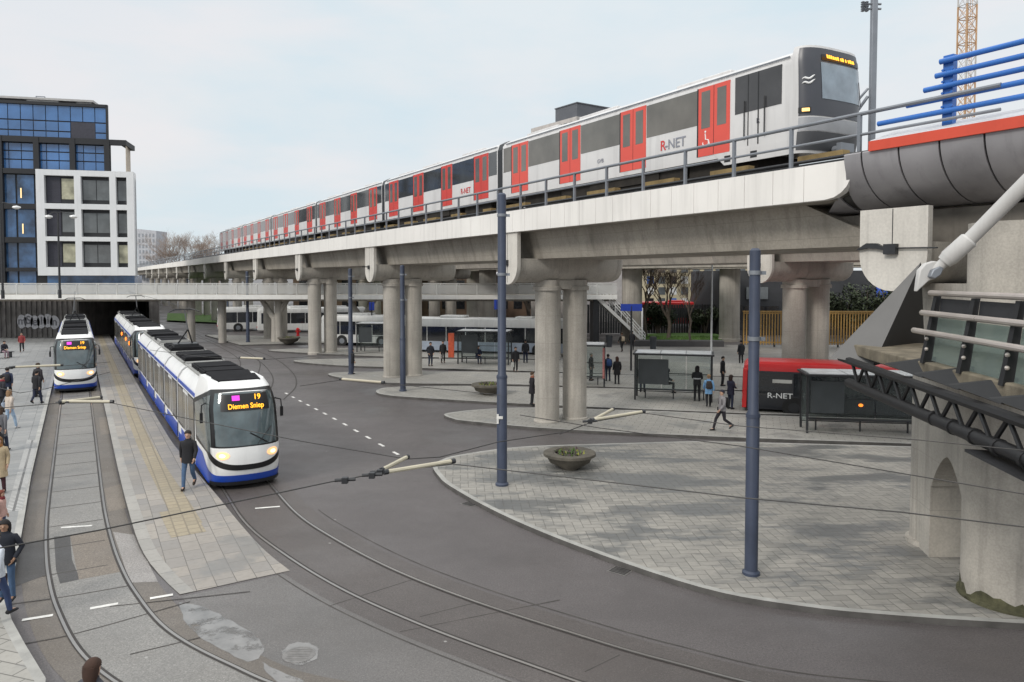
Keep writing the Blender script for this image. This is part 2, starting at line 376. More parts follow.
m = MB(); m.sheet(gp([(113,532),(134,535),(158,582),(130,583)]), .0066); struct('pale_patch', m, asphalt('pale_asphalt', (.30,.28,.265)), smooth=0)
# painted markings
m = MB()
for x, y in [(198,271),(227,287),(257,303),(290,320),(325,338),(362,357),(403,379),(448,403),(495,430),(547,459),(603,491),(665,526)]:
    px, py = x/4.267+240, y/4.267+330; q = Vector(G(px, py)); t = (Vector(G(397,455))-Vector(G(286,393))).normalized(); nn = Vector((-t.y, t.x))
    m.sheet([tuple(q+t*a+nn*b) for a, b in ((-.28,-.06),(.28,-.06),(.28,.06),(-.28,.06))], .005)
for a, b in [((22,620.6),(53,615.6)), ((90,609),(118,604)), ((150,599),(173,595)), ((61,528),(92,526)), ((255,508.8),(280,506.8))]:
    p, q = Vector(G(*a)), Vector(G(*b)); t = (q-p).normalized(); nn = Vector((-t.y, t.x))*.055
    m.sheet([tuple(p-nn), tuple(q-nn), tuple(q+nn), tuple(p+nn)], .0135)
m.sheet(gp([(128,397.5),(140,397.5),(141,395),(130,395)]), .0135)
for a, b in [((20,583.5),(32,582)), ((38,572),(48,571))]: pass
struct('lane_marking', m, PAINT, smooth=0)
# the second track curve passing behind the trams
c = crom([Vector(G(*p)) for p in ((200,333),(228,344),(262,357),(281,372),(284,386),(270,400))], 6); m = MB()
for o in (-.72, .72): ribbon(m, c, o-.04, o+.04, .008)
c = crom([Vector(G(*p)) for p in ((188,330),(215,341),(238,352),(250,362),(246,378))], 6)
for o in (-.72, .72): ribbon(m, c, o-.04, o+.04, .0085)
struct('tram_track', m, GROOVE, smooth=0)
# puddles
PUD = mk('puddle_water', (.21,.203,.197), .10, .2, 3)
_n = NT(PUD); _o = _n.n['Material Output']; _p = _n.n['Principled BSDF']; _t = _n.add('ShaderNodeBsdfTransparent'); _m = _n.add('ShaderNodeMixShader')
_n.val(_m.inputs[0], _n.math('MULTIPLY', _n.ramp(_n.noise(_n.add('ShaderNodeNewGeometry').outputs['Position'], 1.9, 6, .65), .34, .48), .95)); _n.link(_t.outputs[0], _m.inputs[1]); _n.link(_p.outputs[0], _m.inputs[2]); _n.link(_m.outputs[0], _o.inputs[0])
def blobp(poly):
    c = crom([Vector(p) for p in poly+[poly[0]]], 4)[:-1]
    return [(p.x+random.uniform(-.03,.03), p.y+random.uniform(-.03,.03)) for p in c]
m = MB()
for l in ([(180,602),(207,608),(232,622),(256,636),(264,652),(248,662),(222,650),(200,637),(183,620)], [(280,652),(295,643),(313,645),(318,656),(303,665),(284,661)], [(262,662),(282,671),(305,682),(285,684),(268,674)],
          [(28,408),(40,405),(46,412),(34,418),(26,414)]):
    m.sheet(blobp(gp(l)), .0075)
struct('puddle', m, PUD, smooth=0)
struct('lawn', MB().sheet(gp([(318,321),(452,322),(452,315.5),(318,315.5)]), .02), GRASSM, smooth=0)
# ------------------------------------------------------------------ platforms
KFACE = mk('shaded_kerb_face', (.085,.08,.075), .85, .3, 2)  # kerb sides darkened, their shade put into the colour
def pave(name, poly, z, topm, side=KERB, kw=.16):
    n = len(poly)
    if sum(poly[i][0]*poly[(i+1)%n][1]-poly[(i+1)%n][0]*poly[i][1] for i in range(n)) < 0: poly = poly[::-1]
    P = [Vector(p) for p in poly]; inn = []
    for i in range(n):
        a, b, c_ = P[i-1], P[i], P[(i+1)%n]; n1 = (b-a).normalized(); n2 = (c_-b).normalized()
        k = Vector((-n1.y-n2.y, n1.x+n2.x)).normalized(); inn.append(b+k*kw)
    mb = MB(); mb.sheet([tuple(p) for p in inn], z, 0)
    for i in range(n):
        j = (i+1)%n
        mb.add([(*P[i],z),(*P[j],z),(*inn[j],z),(*inn[i],z)], [(0,1,2,3)], 1); mb.add([(*P[i],-.02),(*P[j],-.02),(*P[j],z),(*P[i],z)], [(0,1,2,3)], 2)
    return struct(name, mb, [topm, side, KFACE], smooth=0)
def resample(pts, n):
    P = [Vector(p) for p in pts]; L_ = [0]
    for a, b in zip(P, P[1:]): L_.append(L_[-1]+(b-a).length)
    out = []
    for i in range(n+1):
        d_ = L_[-1]*i/n; k = 0
        while k < len(P)-2 and L_[k+1] < d_: k += 1
        out.append(P[k].lerp(P[k+1], (d_-L_[k])/max(1e-6, L_[k+1]-L_[k])))
    return out
def zpl(p): return .012+.188*max(0, min(1, (UV(p[0], p[1])[0]-18.2)/5.2))
er = crom([Vector(p) for p in [W(u, v) for u, v in ((60,3.1),(36,3.12),(30,3.22))]+gp([(207,490),(236,523),(262,549),(290,571)])], 8)
el = crom([Vector(p) for p in [W(u, 1.1) for u in (60,40,28)]+gp([(131,525),(143,555),(160,576),(180,595)])], 8)
er, el = resample(er, 60), resample(el, 60); er = [Vector(W(100, 3.1))]+er; el = [Vector(W(100, 1.1))]+el
def across(a, b, lo, hi, dz, nn=4):                       # strip of the platform top between two fractions of its width
    m = MB()
    for i in range(len(a)-1):
        for j in range(nn):
            f0, f1 = lo+(hi-lo)*j/nn, lo+(hi-lo)*(j+1)/nn; q = [a[i].lerp(b[i], f0), a[i+1].lerp(b[i+1], f0), a[i+1].lerp(b[i+1], f1), a[i].lerp(b[i], f1)]
            m.add([(p.x, p.y, zpl(p)+dz) for p in q], [(0,1,2,3)])
    return m
m = across(el, er, 0, 1, 0)
for e in (el, er):
    for a, b in zip(e, e[1:]): m.add([(a.x,a.y,-.02),(b.x,b.y,-.02),(b.x,b.y,zpl(b)),(a.x,a.y,zpl(a))], [(0,1,2,3)], 1)
struct('tram_platform', m, [PLAT, KFACE], smooth=0)
struct('platform_edge', across(el, er, .0, .12, .004, 1), bricks('edge_slabs', (.36,.345,.32), (.31,.30,.28), (.12,.115,.11), .8, 3, TH+R(90), .008, (.2,.2,.195), .6), smooth=0)
struct('tactile_paving', across(el[:-6], er[:-6], .40, .66, .004, 2), TACT, smooth=0)
struct('tactile_paving', across(el[-9:-5], er[-9:-5], .30, .64, .006, 2), TACT, smooth=0)
pave('tram_platform', [W(100,-1.4), W(57,-1.38), W(29,-1.42)]+gp([(22,540),(13,590),(5,600)])+[(-22,14),(-60,30),(-80,75),(-70,90)], .2, PLATL)
m = MB(); m.sheet(gp([(27,440),(38,440),(22,510),(6,512)], .2), .204); struct('tactile_paving', m, TACW, smooth=0)
pave('pavement', gp([(5,601),(12,625),(25,649),(46,684),(40,740)])+[(-9,8),(-22,10),(-22,13.8)], .1, PAV)
# ------------------------------------------------------------------ traffic islands
def isl(l, topm=PAV, z=.13): return pave('traffic_island', [tuple(p) for p in crom([Vector(G(*p)) for p in l], 4)], z, topm)
pave('traffic_island', [tuple(p) for p in crom([Vector(G(*p)) for p in [(700,444),(600,447),(520,450),(460,458),(440,464),(433,470),(438,479),(450,490),(500,518),(580,552),(700,593),(800,612),(900,622),(1024,630),(1120,634)]], 5)]+gp([(1250,600),(1250,456),(1000,452)]), .13, HERR)
pave('traffic_island', [tuple(p) for p in crom([Vector(G(*p)) for p in [(760,418),(640,413),(530,410),(480,412),(455,414.5),(444,417),(452,421),(470,424),(560,432),(750,441),(915,447),(1100,455)]], 5)]+gp([(1250,455),(1250,432),(1000,424)]), .13, PAV)
pave('traffic_island', [tuple(p) for p in crom([Vector(G(*p)) for p in [(640,391),(480,388),(410,388.5),(384,390),(376,393.5),(385,397),(420,400),(520,406),(630,411),(760,416.5)]], 5)]+gp([(1000,421),(1000,396)]), .13, PAV)
pave('traffic_island', [tuple(p) for p in crom([Vector(G(*p)) for p in [(700,378),(500,373.8),(400,373.2),(345,374),(328,376),(350,381),(400,385),(520,386.5),(640,390),(720,393)]], 5)]+gp([(900,396),(900,384)]), .13, PAV)
pave('traffic_island', [tuple(p) for p in crom([Vector(G(*p)) for p in [(640,363),(500,361),(380,360),(310,361),(295,363),(340,367),(400,369),(536,373),(640,376.5)]], 5)]+gp([(900,381),(900,368)]), .13, PAV)
pave('traffic_island', [tuple(p) for p in crom([Vector(G(*p)) for p in [(560,351),(450,350),(330,349.5),(268,351.5),(330,355.5),(384,357.8),(480,359.5),(560,361)]], 5)], .13, PAV)
pave('traffic_island', gp([(205,336),(330,338),(520,342),(520,346),(330,344),(240,346)]), .13, PAV)
struct('plaza', MB().sheet(gp([(560,345),(1100,345),(1100,372),(650,372),(560,360)]), .006), asphalt('plaza_grey', (.30,.29,.275)), smooth=0)
gm = MB().prism([tuple(p) for p in crom([Vector(G(*p)) for p in [(636,341),(640,336.5),(680,335),(716,336),(722,341),(716,344.5),(680,344.5),(645,344)]], 4)], 0, .25)
random.seed(3)
for i in range(2600):
    px, py = random.uniform(640,718), random.uniform(336.5,343.8); x, y = G(px, py, .25); a = random.uniform(0,3.14); h = random.uniform(.08,.22)
    gm.add([(x-math.cos(a)*.05,y-math.sin(a)*.05,.25),(x+math.cos(a)*.05,y+math.sin(a)*.05,.25),(x+random.uniform(-.06,.06),y,.25+h)], [(0,1,2)])
g = obj('grass', gm, GRASSM); g['kind'] = 'stuff'
solo('low_wall', MB().prism(gp([(634,345),(722,345.5),(724,347),(634,346.5)]), 0, .55), mk('dark_brick', (.06,.058,.06), .8), 'low dark wall along the front of the green grass strip', 'wall')
gm = MB().sheet([(-33,96),(-10,98),(-10,120),(-40,120)], .3)
for i in range(1500):
    x, y = random.uniform(-38,-10), random.uniform(98,118); gm.add([(x-.1,y,.3),(x+.1,y,.3),(x,y,.3+random.uniform(.1,.4))], [(0,1,2)])
g = obj('grass', gm, GRASSM); g['kind'] = 'stuff'
BOGM = mk('bogie_grime', (.026,.022,.018), .85, .4, 3)  # dark running gear colour, deepened with the shade under the train
# ------------------------------------------------------------------ metro viaducts (track frame v,u,z)
def ubox(mb, v0, v1, u0, u1, z0, z1, m=0): return mb.box(v0, v1, u0, u1, z0, z1, m)
def uprof(w, zb, zt, n=16):                              # U-shaped outline in (u,z)
    return [(-w, zt)]+[(-w*math.cos(math.pi*i/n), zb+w*(1-math.sin(math.pi*i/n))) for i in range(n+1)]+[(w, zt)]
def pier(par, vl, vr, u, zdeck, zsof, cols=(18.5,20.15), r=.56, drop=0):
    mid_v = (vl+vr)/2
    m = MB(); pr = uprof(.78, 6.5-drop, zsof)
    k = [.5, .85, 1, 1, .85, .5]
    m.loft([[(v, u+a*kk, 6.5-drop+(z-6.5+drop)*1+((1-kk)*.5 if z < zsof-.5 else 0)) for a, z in pr] for v, kk in ((vl+.16,1),(vr-.5,1),(vr-.2,.97),(vr,.86))])
    p = part('pier', m, CONC, par, smooth=40)
    m = MB(); pl = uprof(.84, 6.42-drop, zdeck-.01)
    m.loft([[(v, u+a, z) for a, z in pl] for v in (vl-.02, vl+.16)]); m.box(vl-.023, vl-.019, u-.012, u+.012, 6.5-drop, zdeck-.02, 1)
    part('end_plate', m, [CONCP, DARK], p)
    m = MB()
    for c in cols: m.lathe([(r+.10,6.14-drop),(r+.10,6.32-drop),(r+.02,6.34-drop),(r+.02,6.62-drop)], (c, u, 0), 20)
    m.box(cols[0], cols[1], u-r*.8, u+r*.8, 6.2-drop, 6.6-drop); part('capital', m, CONC, p, smooth=40)
    for c in cols:
        part('column', MB().lathe([(r+.06,.0),(r+.06,.18),(r,.22),(r,2.0),(r,4.0),(r,6.2-drop)], (c, u, 0), 28), CONC, p, smooth=40)
    m = MB(); m.box(vl-.12, vl-.02, u-.10, u+.10, 7.25-drop, 7.5-drop); m.box(vl-.5, vl-.1, u-.03, u+.03, 7.38-drop, 7.44-drop); part('wire_anchor', m, DARK, p, smooth=0)
    return p
V1 = thing('metro_viaduct', 'concrete metro viaduct with white parapet carrying the red and white metro train', 'viaduct', (19.4, 28.6, 0), frame=True)
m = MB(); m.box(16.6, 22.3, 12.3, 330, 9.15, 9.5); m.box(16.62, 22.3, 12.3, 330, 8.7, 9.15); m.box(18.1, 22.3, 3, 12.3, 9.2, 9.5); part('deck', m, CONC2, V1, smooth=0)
m = MB()
for i in range(300):
    a = 12.0+i*1.0; b = a+.985
    if i == 0:
        pr = [(11.62,9.62)]+[(11.62+.75*(1-math.cos(t)), 8.7+.62-.62*math.sin(t)) for t in (0,.3,.6,.9,1.2,1.57)]+[(b,8.7),(b,9.62)]
        m.loft([[(v,u_,z) for u_,z in pr] for v in (16.38,16.6)])
    else: m.box(16.38, 16.6, a, b, 8.7, 9.62)
m.box(16.42, 16.59, 12.2, 312, 8.72, 9.60)
part('parapet', m, CONCW, V1, smooth=0)
m = MB(); m.box(22.1, 22.32, 3, 330, 8.7, 9.62); part('parapet', m, CONCW, V1, smooth=0)
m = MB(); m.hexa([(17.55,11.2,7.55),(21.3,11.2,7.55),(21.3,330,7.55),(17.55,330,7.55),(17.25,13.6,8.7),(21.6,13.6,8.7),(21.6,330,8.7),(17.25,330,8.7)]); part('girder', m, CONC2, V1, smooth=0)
for u, cc in ((28.6,(18.58,20.12)),(46.6,(18.0,19.55)),(64.8,(17.9,19.3)),(82.8,(17.9,19.3)),(101,(17.9,19.3)),(119,(17.9,19.3)),(137,(17.9,19.3)),(155,(17.9,19.3)),(173,(17.9,19.3)),(191,(17.9,19.3)),(209,(17.9,19.3)),(227,(17.9,19.3))): pier(V1, 16.5, 22.4, u, 8.7, 7.56, cc)
rl = MB(); rl.tube([(16.5,8.3,10.7),(16.5,312,10.7)], .05, 8); rl.tube([(16.5,8.3,10.2),(16.5,312,10.2)], .036, 8)
rp = part('railing', rl, STEEL, V1)
for k in range(69):
    u = 11.5+2*k
    if u > 85: break
    m = MB(); m.box(16.46, 16.54, u-.042, u+.042, 9.62, 10.67); m.box(16.44, 16.58, u-.07, u+.07, 9.615, 9.64); part('railing_post', m, STEEL, rp, smooth=0)
m = MB()
for k in range(37, 150): u = 11.5+2*k; m.box(16.47, 16.53, u-.03, u+.03, 9.62, 10.67)
o = part('railing_post', m, STEEL, rp, smooth=0); o['kind'] = 'stuff'
# track on the viaduct: rails, yellowish third-rail cover, cable ducts
m = MB()
for v in (18.85, 20.25): m.box(v-.04, v+.04, 5, 170, 9.75, 9.93, 0)
for i in range(200): m.box(18.3, 20.8, 6+.7*i, 6.25+.7*i, 9.5, 9.75, 1)
part('rail', m, [RAIL, BOGM], V1, smooth=0)
m = MB(); m.box(17.3, 21.9, 11.8, 330, 9.502, 9.72); part('undertrain_shade', m, BOGM, V1, smooth=0)  # dark box added under the train, standing for the shade there
random.seed(5); YEL = mk('weathered_yellow', (.30,.21,.09), .8, .3, 2)
for i in range(26):
    u = 12.6+i*3.2; part('third_rail_cover', MB().box(17.4, 17.68, u, u+random.uniform(.8,1.8), 9.92, 10.09), YEL, V1, smooth=0)
m = MB(); m.box(17.0, 17.25, 8, 150, 9.5, 9.78); m.tube([(17.1,8,9.86),(17.1,150,9.86)], .05, 6); part('cable_duct', m, DARK, V1, smooth=0)
# second viaduct, just behind
V2 = thing('metro_viaduct', 'second concrete viaduct on paired round columns, standing behind the one carrying the train', 'viaduct', (35, 27.8, 0), frame=True)
m = MB(); m.box(31.7, 38.4, -10, 175, 8.7, 9.4); part('deck', m, CONC2, V2, smooth=0)
m = MB(); m.box(31.5, 31.7, -10, 175, 8.7, 9.6); m.box(38.4, 38.6, -10, 175, 8.7, 9.6); part('parapet', m, CONCW, V2, smooth=0)
m = MB(); m.hexa([(32.6,-10,7.56),(37.4,-10,7.56),(37.4,175,7.56),(32.6,175,7.56),(32.2,-10,8.7),(37.8,-10,8.7),(37.8,175,8.7),(32.2,175,8.7)]); part('girder', m, CONC, V2, smooth=0)
for u in (27.8,52,76,100,124): pier(V2, 31.6, 38.6, u, 8.7, 7.56, (34.4,36.4), .62)
# railway viaduct further away
V3 = thing('railway_viaduct', 'wide railway viaduct on thick round columns in the background beyond the bus station', 'viaduct', (52, 60, 0), frame=True)
m = MB(); m.box(47.6, 52.8, -40, 200, 7.6, 9.2); m.box(57, 62, -40, 200, 7.6, 9.2); m.box(41.5, 44.5, 60, 200, 7.6, 9.2); part('deck', m, CONC2, V3, smooth=0)  # decks narrowed to strips, gaps shaped to let light through
for v, u in ((50.2,61),(59.2,56),(43,79.4),(50.2,97),(48.5,115)):
    part('column', MB().lathe([(1.14,0),(1.14,.3),(1.05,.34),(1.05,7.6)], (v, u, 0), 24), CONC, V3, smooth=40)
# ------------------------------------------------------------------ large pier with arch under the station platform
PA = thing('arched_pier', 'massive concrete pier with a pointed arch and moss at the foot of its column', 'pier', (10.2, 16.8, 0))
part('column', MB().lathe([(.72,.1),(.72,.22),(.62,.24),(.62,3),(.62,6.6)], (10.62, 18.35, 0), 28), CONC, PA, smooth=40)
m = MB().lathe([(.98,.1),(.98,.17),(.92,.19),(.92,3),(.92,7.85)], (10.32, 15.15, 0), 36)
part('column', m, STAIN, PA, smooth=40)
m = MB(); N = 40
def arch(s): return 0 if not .09 < s < .70 else 1.72+.92*(1-(abs(s-.395)/.305)**1.6)
for i in range(N):
    s0, s1 = i/N, (i+1)/N; z0, z1 = arch(s0), arch(s1)
    if (z0 == 0) != (z1 == 0): z0 = z1 = 1.75 if z0+z1 else 0
    a = (9.47+.56*s0, 15.2+3.1*s0); b = (9.47+.56*s1, 15.2+3.1*s1)
    m.hexa([(a[0],a[1],z0+.1),(a[0]+1.5,a[1],z0+.1),(b[0]+1.2,b[1],z1+.1),(b[0],b[1],z1+.1),(a[0],a[1],6.6),(a[0]+1.5,a[1],6.6),(b[0]+1.2,b[1],6.6),(b[0],b[1],6.6)])
part('wall', m, CONC, PA, smooth=40)
MOSS = mk('moss', (.085,.082,.045), .95, .55, 5, bump=.6, dirt=(.03,.04,.015), streak=.6)
mm = MB(); random.seed(9); nn_ = 48
top = [.36+random.uniform(-.10,.12)+.08*math.sin(i*.7) for i in range(nn_)]
mm.loft([[(10.32+r*math.cos(2*math.pi*i/nn_), 15.15+r*math.sin(2*math.pi*i/nn_), (z if z else top[i])) for i in range(nn_)] for r, z in ((.985,.12),(.983,.18),(.926,.205),(.924,0))], cap=False)
part('moss_patch', mm, MOSS, PA)
# hammerhead of the near pier
HP = thing('pier_head', 'rounded concrete pier head with a dark bracket, below the grey curved cladding', 'pier head', (19.4, 10.6, 6), frame=True)
m = MB(); pl = uprof(.84, 6.42, 8.36); m.loft([[(v, 10.6+a, z) for a, z in pl] for v in (16.5, 16.68)]); m.box(16.494, 16.502, 10.59, 10.61, 7.5, 8.34, 1)
part('end_plate', m, [CONCP, DARK], HP)
m = MB(); pl = uprof(.78, 6.5, 7.56); m.loft([[(v, 10.6+a, z) for a, z in pl] for v in (16.66, 22.4)]); part('cap_beam', m, STAIN, HP)
m = MB(); m.box(16.36, 16.49, 10.44, 10.74, 7.28, 7.52); m.loft([[(16.4+.1*k, u, z) for k, z in ((0,zt),(1,zt),(1,zb),(0,zb))] for u, zt, zb in ((10.76,7.45,7.38),(10.95,7.55,7.42),(11.2,7.56,7.44),(11.45,7.42,7.40))]); m.tube([(16.44,10.45,7.42),(16.44,9.5,7.40)], .02, 6); part('bracket', m, DARK, HP)
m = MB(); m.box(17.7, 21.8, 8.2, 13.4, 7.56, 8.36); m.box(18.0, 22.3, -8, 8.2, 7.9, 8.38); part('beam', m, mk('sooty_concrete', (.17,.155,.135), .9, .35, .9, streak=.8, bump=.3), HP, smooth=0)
# ------------------------------------------------------------------ station edge: grey belly, red band, blue railing
SE = thing('station_platform_edge', 'grey curved cladding belly of the station platform with red band and blue tube railing', 'station platform', (16.2, 8, 8.4), frame=True)
def bel(k, off=0): a = k*math.pi/2; return (16.2+(1.7+off)*1-(1.7+off)*math.cos(a)-off*0+ (0), 9.7-(1.28)*math.sin(a))
m = MB(); mb2 = MB(); NK = 14
us = [12.18-.93*i for i in range(12)]
def seg(mb, ua, ub, k0=0, off=0, thick=.03):
    rows = []
    for i in range(NK+1):
        k = k0+(1-k0)*i/NK; v, z = bel(k); v += off; z += off*.8
        rows.append([(v,ua(k),z),(v,ub(k),z),(v+thick,ub(k),z+thick),(v+thick,ua(k),z+thick)])
    mb.loft(rows)
for a in us:
    if a > 12: continue
    seg(m, lambda k, a=a: a+.93-.035 if a+.93 < 12 else 11.7+max(0,(k-.2))*.55, lambda k, a=a: a+.012)
seg(m, lambda k: 12.2+(k-.5)*2.6, lambda k: 12.2, .52)
part('cladding', m, CLAD, SE, smooth=40)
seg(mb2, lambda k: 11.66 if k < .52 else 12.1+(k-.5)*2.0, lambda k: 1.5, 0, .035); part('seam', mb2, BLACK, SE)
m = MB(); m.box(16.12, 16.35, 1.5, 11.0, 9.7, 9.93); part('red_band', m, BAND, SE, smooth=0)
m = MB()
for i in range(5):
    a = 11.0-2.1*i; m.hexa([(16.16,a-2.09,9.932),(17.3,a-2.09,9.932),(17.3,a,9.932),(16.16,a,9.932),(16.2,a-2.09,9.96),(17.2,a-2.09,10.28),(17.2,a,10.28),(16.2,a,9.96)])
part('coping', m, mk('coping_grey', (.52,.52,.54), .5, .08, 1, streak=.3), SE, smooth=0)
br = MB()
pu = upx(945, 16.7)
br.box(16.62, 16.78, pu-.11, pu+.11, 10.1, 11.62); 
for z in (10.5,10.8,11.05,11.3): br.tube([(16.60,pu-.1,z),(16.58,pu-.1,z)], .03, 6); br.tube([(16.60,pu+.1,z),(16.58,pu+.1,z)], .03, 6)
rr = part('railing_post', br, SKYB, SE)
for z, px in ((11.49,935),(11.2,931),(10.94,920),(10.68,903),(10.39,875)):
    part('railing_tube', MB().tube([(16.55,upx(px,16.55),z),(16.55,1,z)], .062, 12), SKYB, SE)
m = MB(); m.box(16.62, 16.78, pu-4.66, pu-4.34, 10.1, 11.62); part('railing_post', m, SKYB, SE)
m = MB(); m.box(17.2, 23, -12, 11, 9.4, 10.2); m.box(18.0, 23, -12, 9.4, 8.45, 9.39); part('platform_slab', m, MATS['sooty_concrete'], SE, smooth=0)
# ------------------------------------------------------------------ metro train
VS = 18.2; VW = 2.65; VC = VS+VW/2; ZR = 9.95
TR = thing('metro_train', 'long white metro train with red doors running along the viaduct', 'metro train', (VC, 15, ZR), frame=True)
def carsec(u, ins=0, top=0):
    h = VW/2-ins
    pr = [(-h,10.62),(-h,12.95),(-h+.03,13.12),(-h+.12,13.28),(-h+.34,13.41-top*.3),(-h+.75,13.47-top*.5)]
    return [(VC+a,u,z) for a, z in pr]+[(VC-a,u,z) for a, z in reversed(pr)]
cars = [upx(p, VS) for p in (790,500.3,384,317,272,243,220)]
frac = [(.055,.135),(.335,.43),(.605,.70),(.885,.965)]
u2a, u2b = cars[1], cars[2]
frac2 = [((upx(a,VS)-u2a)/(u2b-u2a), (upx(b,VS)-u2a)/(u2b-u2a)) for a, b in ((488.6,474.5),(452.5,442),(424,414),(399,390))]
WRED = mk('sky_washed_red', (.66,.085,.06), .38, .05, 1)  # lead car doors paler, sky reflection put into the red
def sidepatch(mb, ua, ub, z0, z1, off=.006, m=0, far=False):
    v = VS-off if not far else VS+VW+off
    s = -1 if not far else 1
    mb.box(min(v,v-s*(off+.002)), max(v,v-s*(off+.002)), ua, ub, z0, z1, m)
for ci in range(6):
    ua, ub = cars[ci]+.22, cars[ci+1]-.22
    m = MB()
    if ci == 0:
        ua = cars[0]+.0
        m.loft([carsec(ua), carsec(ub)], cap=True)
    else: m.loft([carsec(ua), carsec(ub)])
    c = part('carriage', m, BODYW, TR, smooth=30)
    lead = ci == 0
    drs = [((upx(b,VS)), (upx(a,VS))) for a, b in ((697,728),(620,645),(560,580),(512,528))] if lead else [(cars[ci]+a*(cars[ci+1]-cars[ci]), cars[ci]+b*(cars[ci+1]-cars[ci])) for a, b in frac2]
    dmat = WRED if lead else RED
    if lead: edges = [upx(731, VS)]
    else: edges = [ua+.12]
    for a, b in drs: edges += [a-.03, b+.03]
    edges.append(ub-.12)
    for far in (False, True):
        for i in range(0, len(edges), 2):
            a, b = edges[i], edges[i+1]
            if lead and i == 0: continue
            if b-a < .15: continue
            w_ = MB(); sidepatch(w_, a, b, 11.85, 13.02, .006, 0, far); part('window', w_, WGLASS if lead else mk('carriage_glass', (.055,.06,.065), .06, .35, .5, spec=.8), c, smooth=0)
        for a, b in drs:
            dm = MB(); mid_ = (a+b)/2
            for p, q in ((a, mid_-.012), (mid_+.012, b)):
                sidepatch(dm, p, q, 10.78, 13.06, .014, 0, far)
                g0, g1 = p+(q-p)*.22, q-(q-p)*.2; sidepatch(dm, g0, g1, 11.7, 12.92, .018, 1, far)
            sidepatch(dm, b, b+.07, 10.78, 13.06, .010, 2, far); sidepatch(dm, mid_-.012, mid_+.012, 10.78, 13.06, .008, 2, far)
            part('door', dm, [dmat, WGLASS, BLACK], c, smooth=0)
    m = MB(); 
    for k in (.18, .82):
        u = ua+(ub-ua)*k; m.box(VS+.35, VS+VW-.35, u-1.5, u+1.5, 10.0, 10.6)
        for du in (-.95, .95): m.tube([(VS+.5,u+du,10.33),(VS+.75,u+du,10.33)], .40, 14); m.tube([(VS+VW-.75,u+du,10.33),(VS+VW-.5,u+du,10.33)], .40, 14)
    m.box(VS+.25, VS+VW-.25, ua+4.8, ub-4.8, 10.15, 10.62); m.box(VS+.18, VS+.9, ua+6, ub-7, 10.25, 10.62)
    part('bogie', m, BOGM, c)
    for k in (.25,.6,.85): u = ua+(ub-ua)*k; part('roof_unit', MB().box(VC-.7, VC+.7, u-1.3, u+1.3, 13.44, 13.62), BODYW, c, bevel=.04)
    m = MB(); m.box(VS+.006, VS+.05, ua+.15, ub-.3, 13.20, 13.235); part('roof_gutter', m, STEEL, c, smooth=0)
    if ci < 5: part('gangway', MB().loft([[(VC+x,u,z) for x,z in ((-1.332,10.6),(-1.332,13.0),(-1.22,13.3),(-.95,13.45),(-.5,13.49),(.5,13.49),(.95,13.45),(1.22,13.3),(1.332,13.0),(1.332,10.6))] for u in (ub-.02, ub+.46)]), BLACK, c, smooth=0)
    if lead: C0 = c
# driver's cab front
def nose(s, z, off=0):
    ph = s*math.pi/2; sg = 1 if s >= 0 else -1; zz = max(0, (z-11.7)/1.78)
    h = 1.325-(.10*max(0,(z-13.0)/.48)**2)+off
    lean = .14*zz**1.6 + .18*max(0,(11.3-z)/.9)**1.5
    return (VC+h*sg*abs(math.sin(ph))**.60, cars[0]+.05-(.66-min(.5,lean)+off)*abs(math.cos(ph))**.75, z)
def npatch(name, s0, s1, zb, zt, mat, par, off=.01, ns=16, nz=8, label=None):
    mb = MB(); rows = []
    for i in range(nz+1):
        row = []
        for j in range(ns+1):
            s = s0+(s1-s0)*j/ns; b = zb(s) if callable(zb) else zb; t = zt(s) if callable(zt) else zt
            row.append(nose(s, b+(t-b)*i/nz, off))
        rows.append(row)
    mb.loft(rows, closed=False); return part(name, mb, mat, par, label=label)
m = MB(); zs = [10.36,10.5,10.8,11.2,11.7,12.1,12.5,12.9,13.15,13.3,13.4,13.47]
m.loft([[nose(-1+2*j/40, z) for j in range(41)] for z in zs], closed=False)
m.add([nose(-1+2*j/40, 13.47) for j in range(41)], [tuple(range(41))]); part('cab_front', m, BODYW, C0, smooth=50)
GREYD = mk('cab_dark_grey', (.055,.058,.07), .35, .1, 1)
npatch('cab_mask', -.84, .88, 11.42, 13.40, GREYD, C0, .008, 24, 10)
npatch('bumper', -.86, .86, 10.45, 10.98, mk('bumper_grey', (.06,.062,.068), .5), C0, .012)
npatch('bumper_strip', -.84, .84, 11.0, 11.38, mk('silver_grey', (.33,.335,.35), .35, metal=.3), C0, .008)
sc_ = npatch('windscreen', -.26, .62, 11.92, 12.98, mk('metro_windscreen', (.24,.29,.34), .06, .3, 1.2, spec=.8), C0, .02)  # reflected sky painted into the bluish windscreen colour
npatch('destination_display', -.24, .5, 13.04, 13.22, BLACK, C0, .022)
a0 = nose(-.17, 13.13, .11); a1 = nose(.34, 13.13, .11)
d_ = Vector(a1)-Vector(a0)
m = MB(); _x = 0.0; random.seed(11); _u = Vector((0,.04,.15)).normalized()
while _x < .80:                                           # unreadable amber LED line
    _w = random.uniform(.035,.07); _h = random.choice((.05,.05,.065)); _p, _q = Vector(a0)+d_*_x, Vector(a0)+d_*min(1, _x+_w)
    m.add([_p-_u*.05, _q-_u*.05, _q+_u*_h, _p+_u*_h], [(0,1,2,3)]); _x += _w+random.choice((.012,.012,.04))
part('display_text', m, AMBER, C0, smooth=0)
for z in (12.36, 12.46, 12.27):
    pass
m = MB()
for dz in (0, .13):
    pts = [nose(-.74+.33*i/8, 12.33+dz+.035*math.sin(i*.9+.5)+.012*i, .018) for i in range(9)]; m.tube(pts, [.008,.02,.03,.03,.03,.03,.03,.02,.008], 6)
part('wave_emblem', m, WHITE, C0)
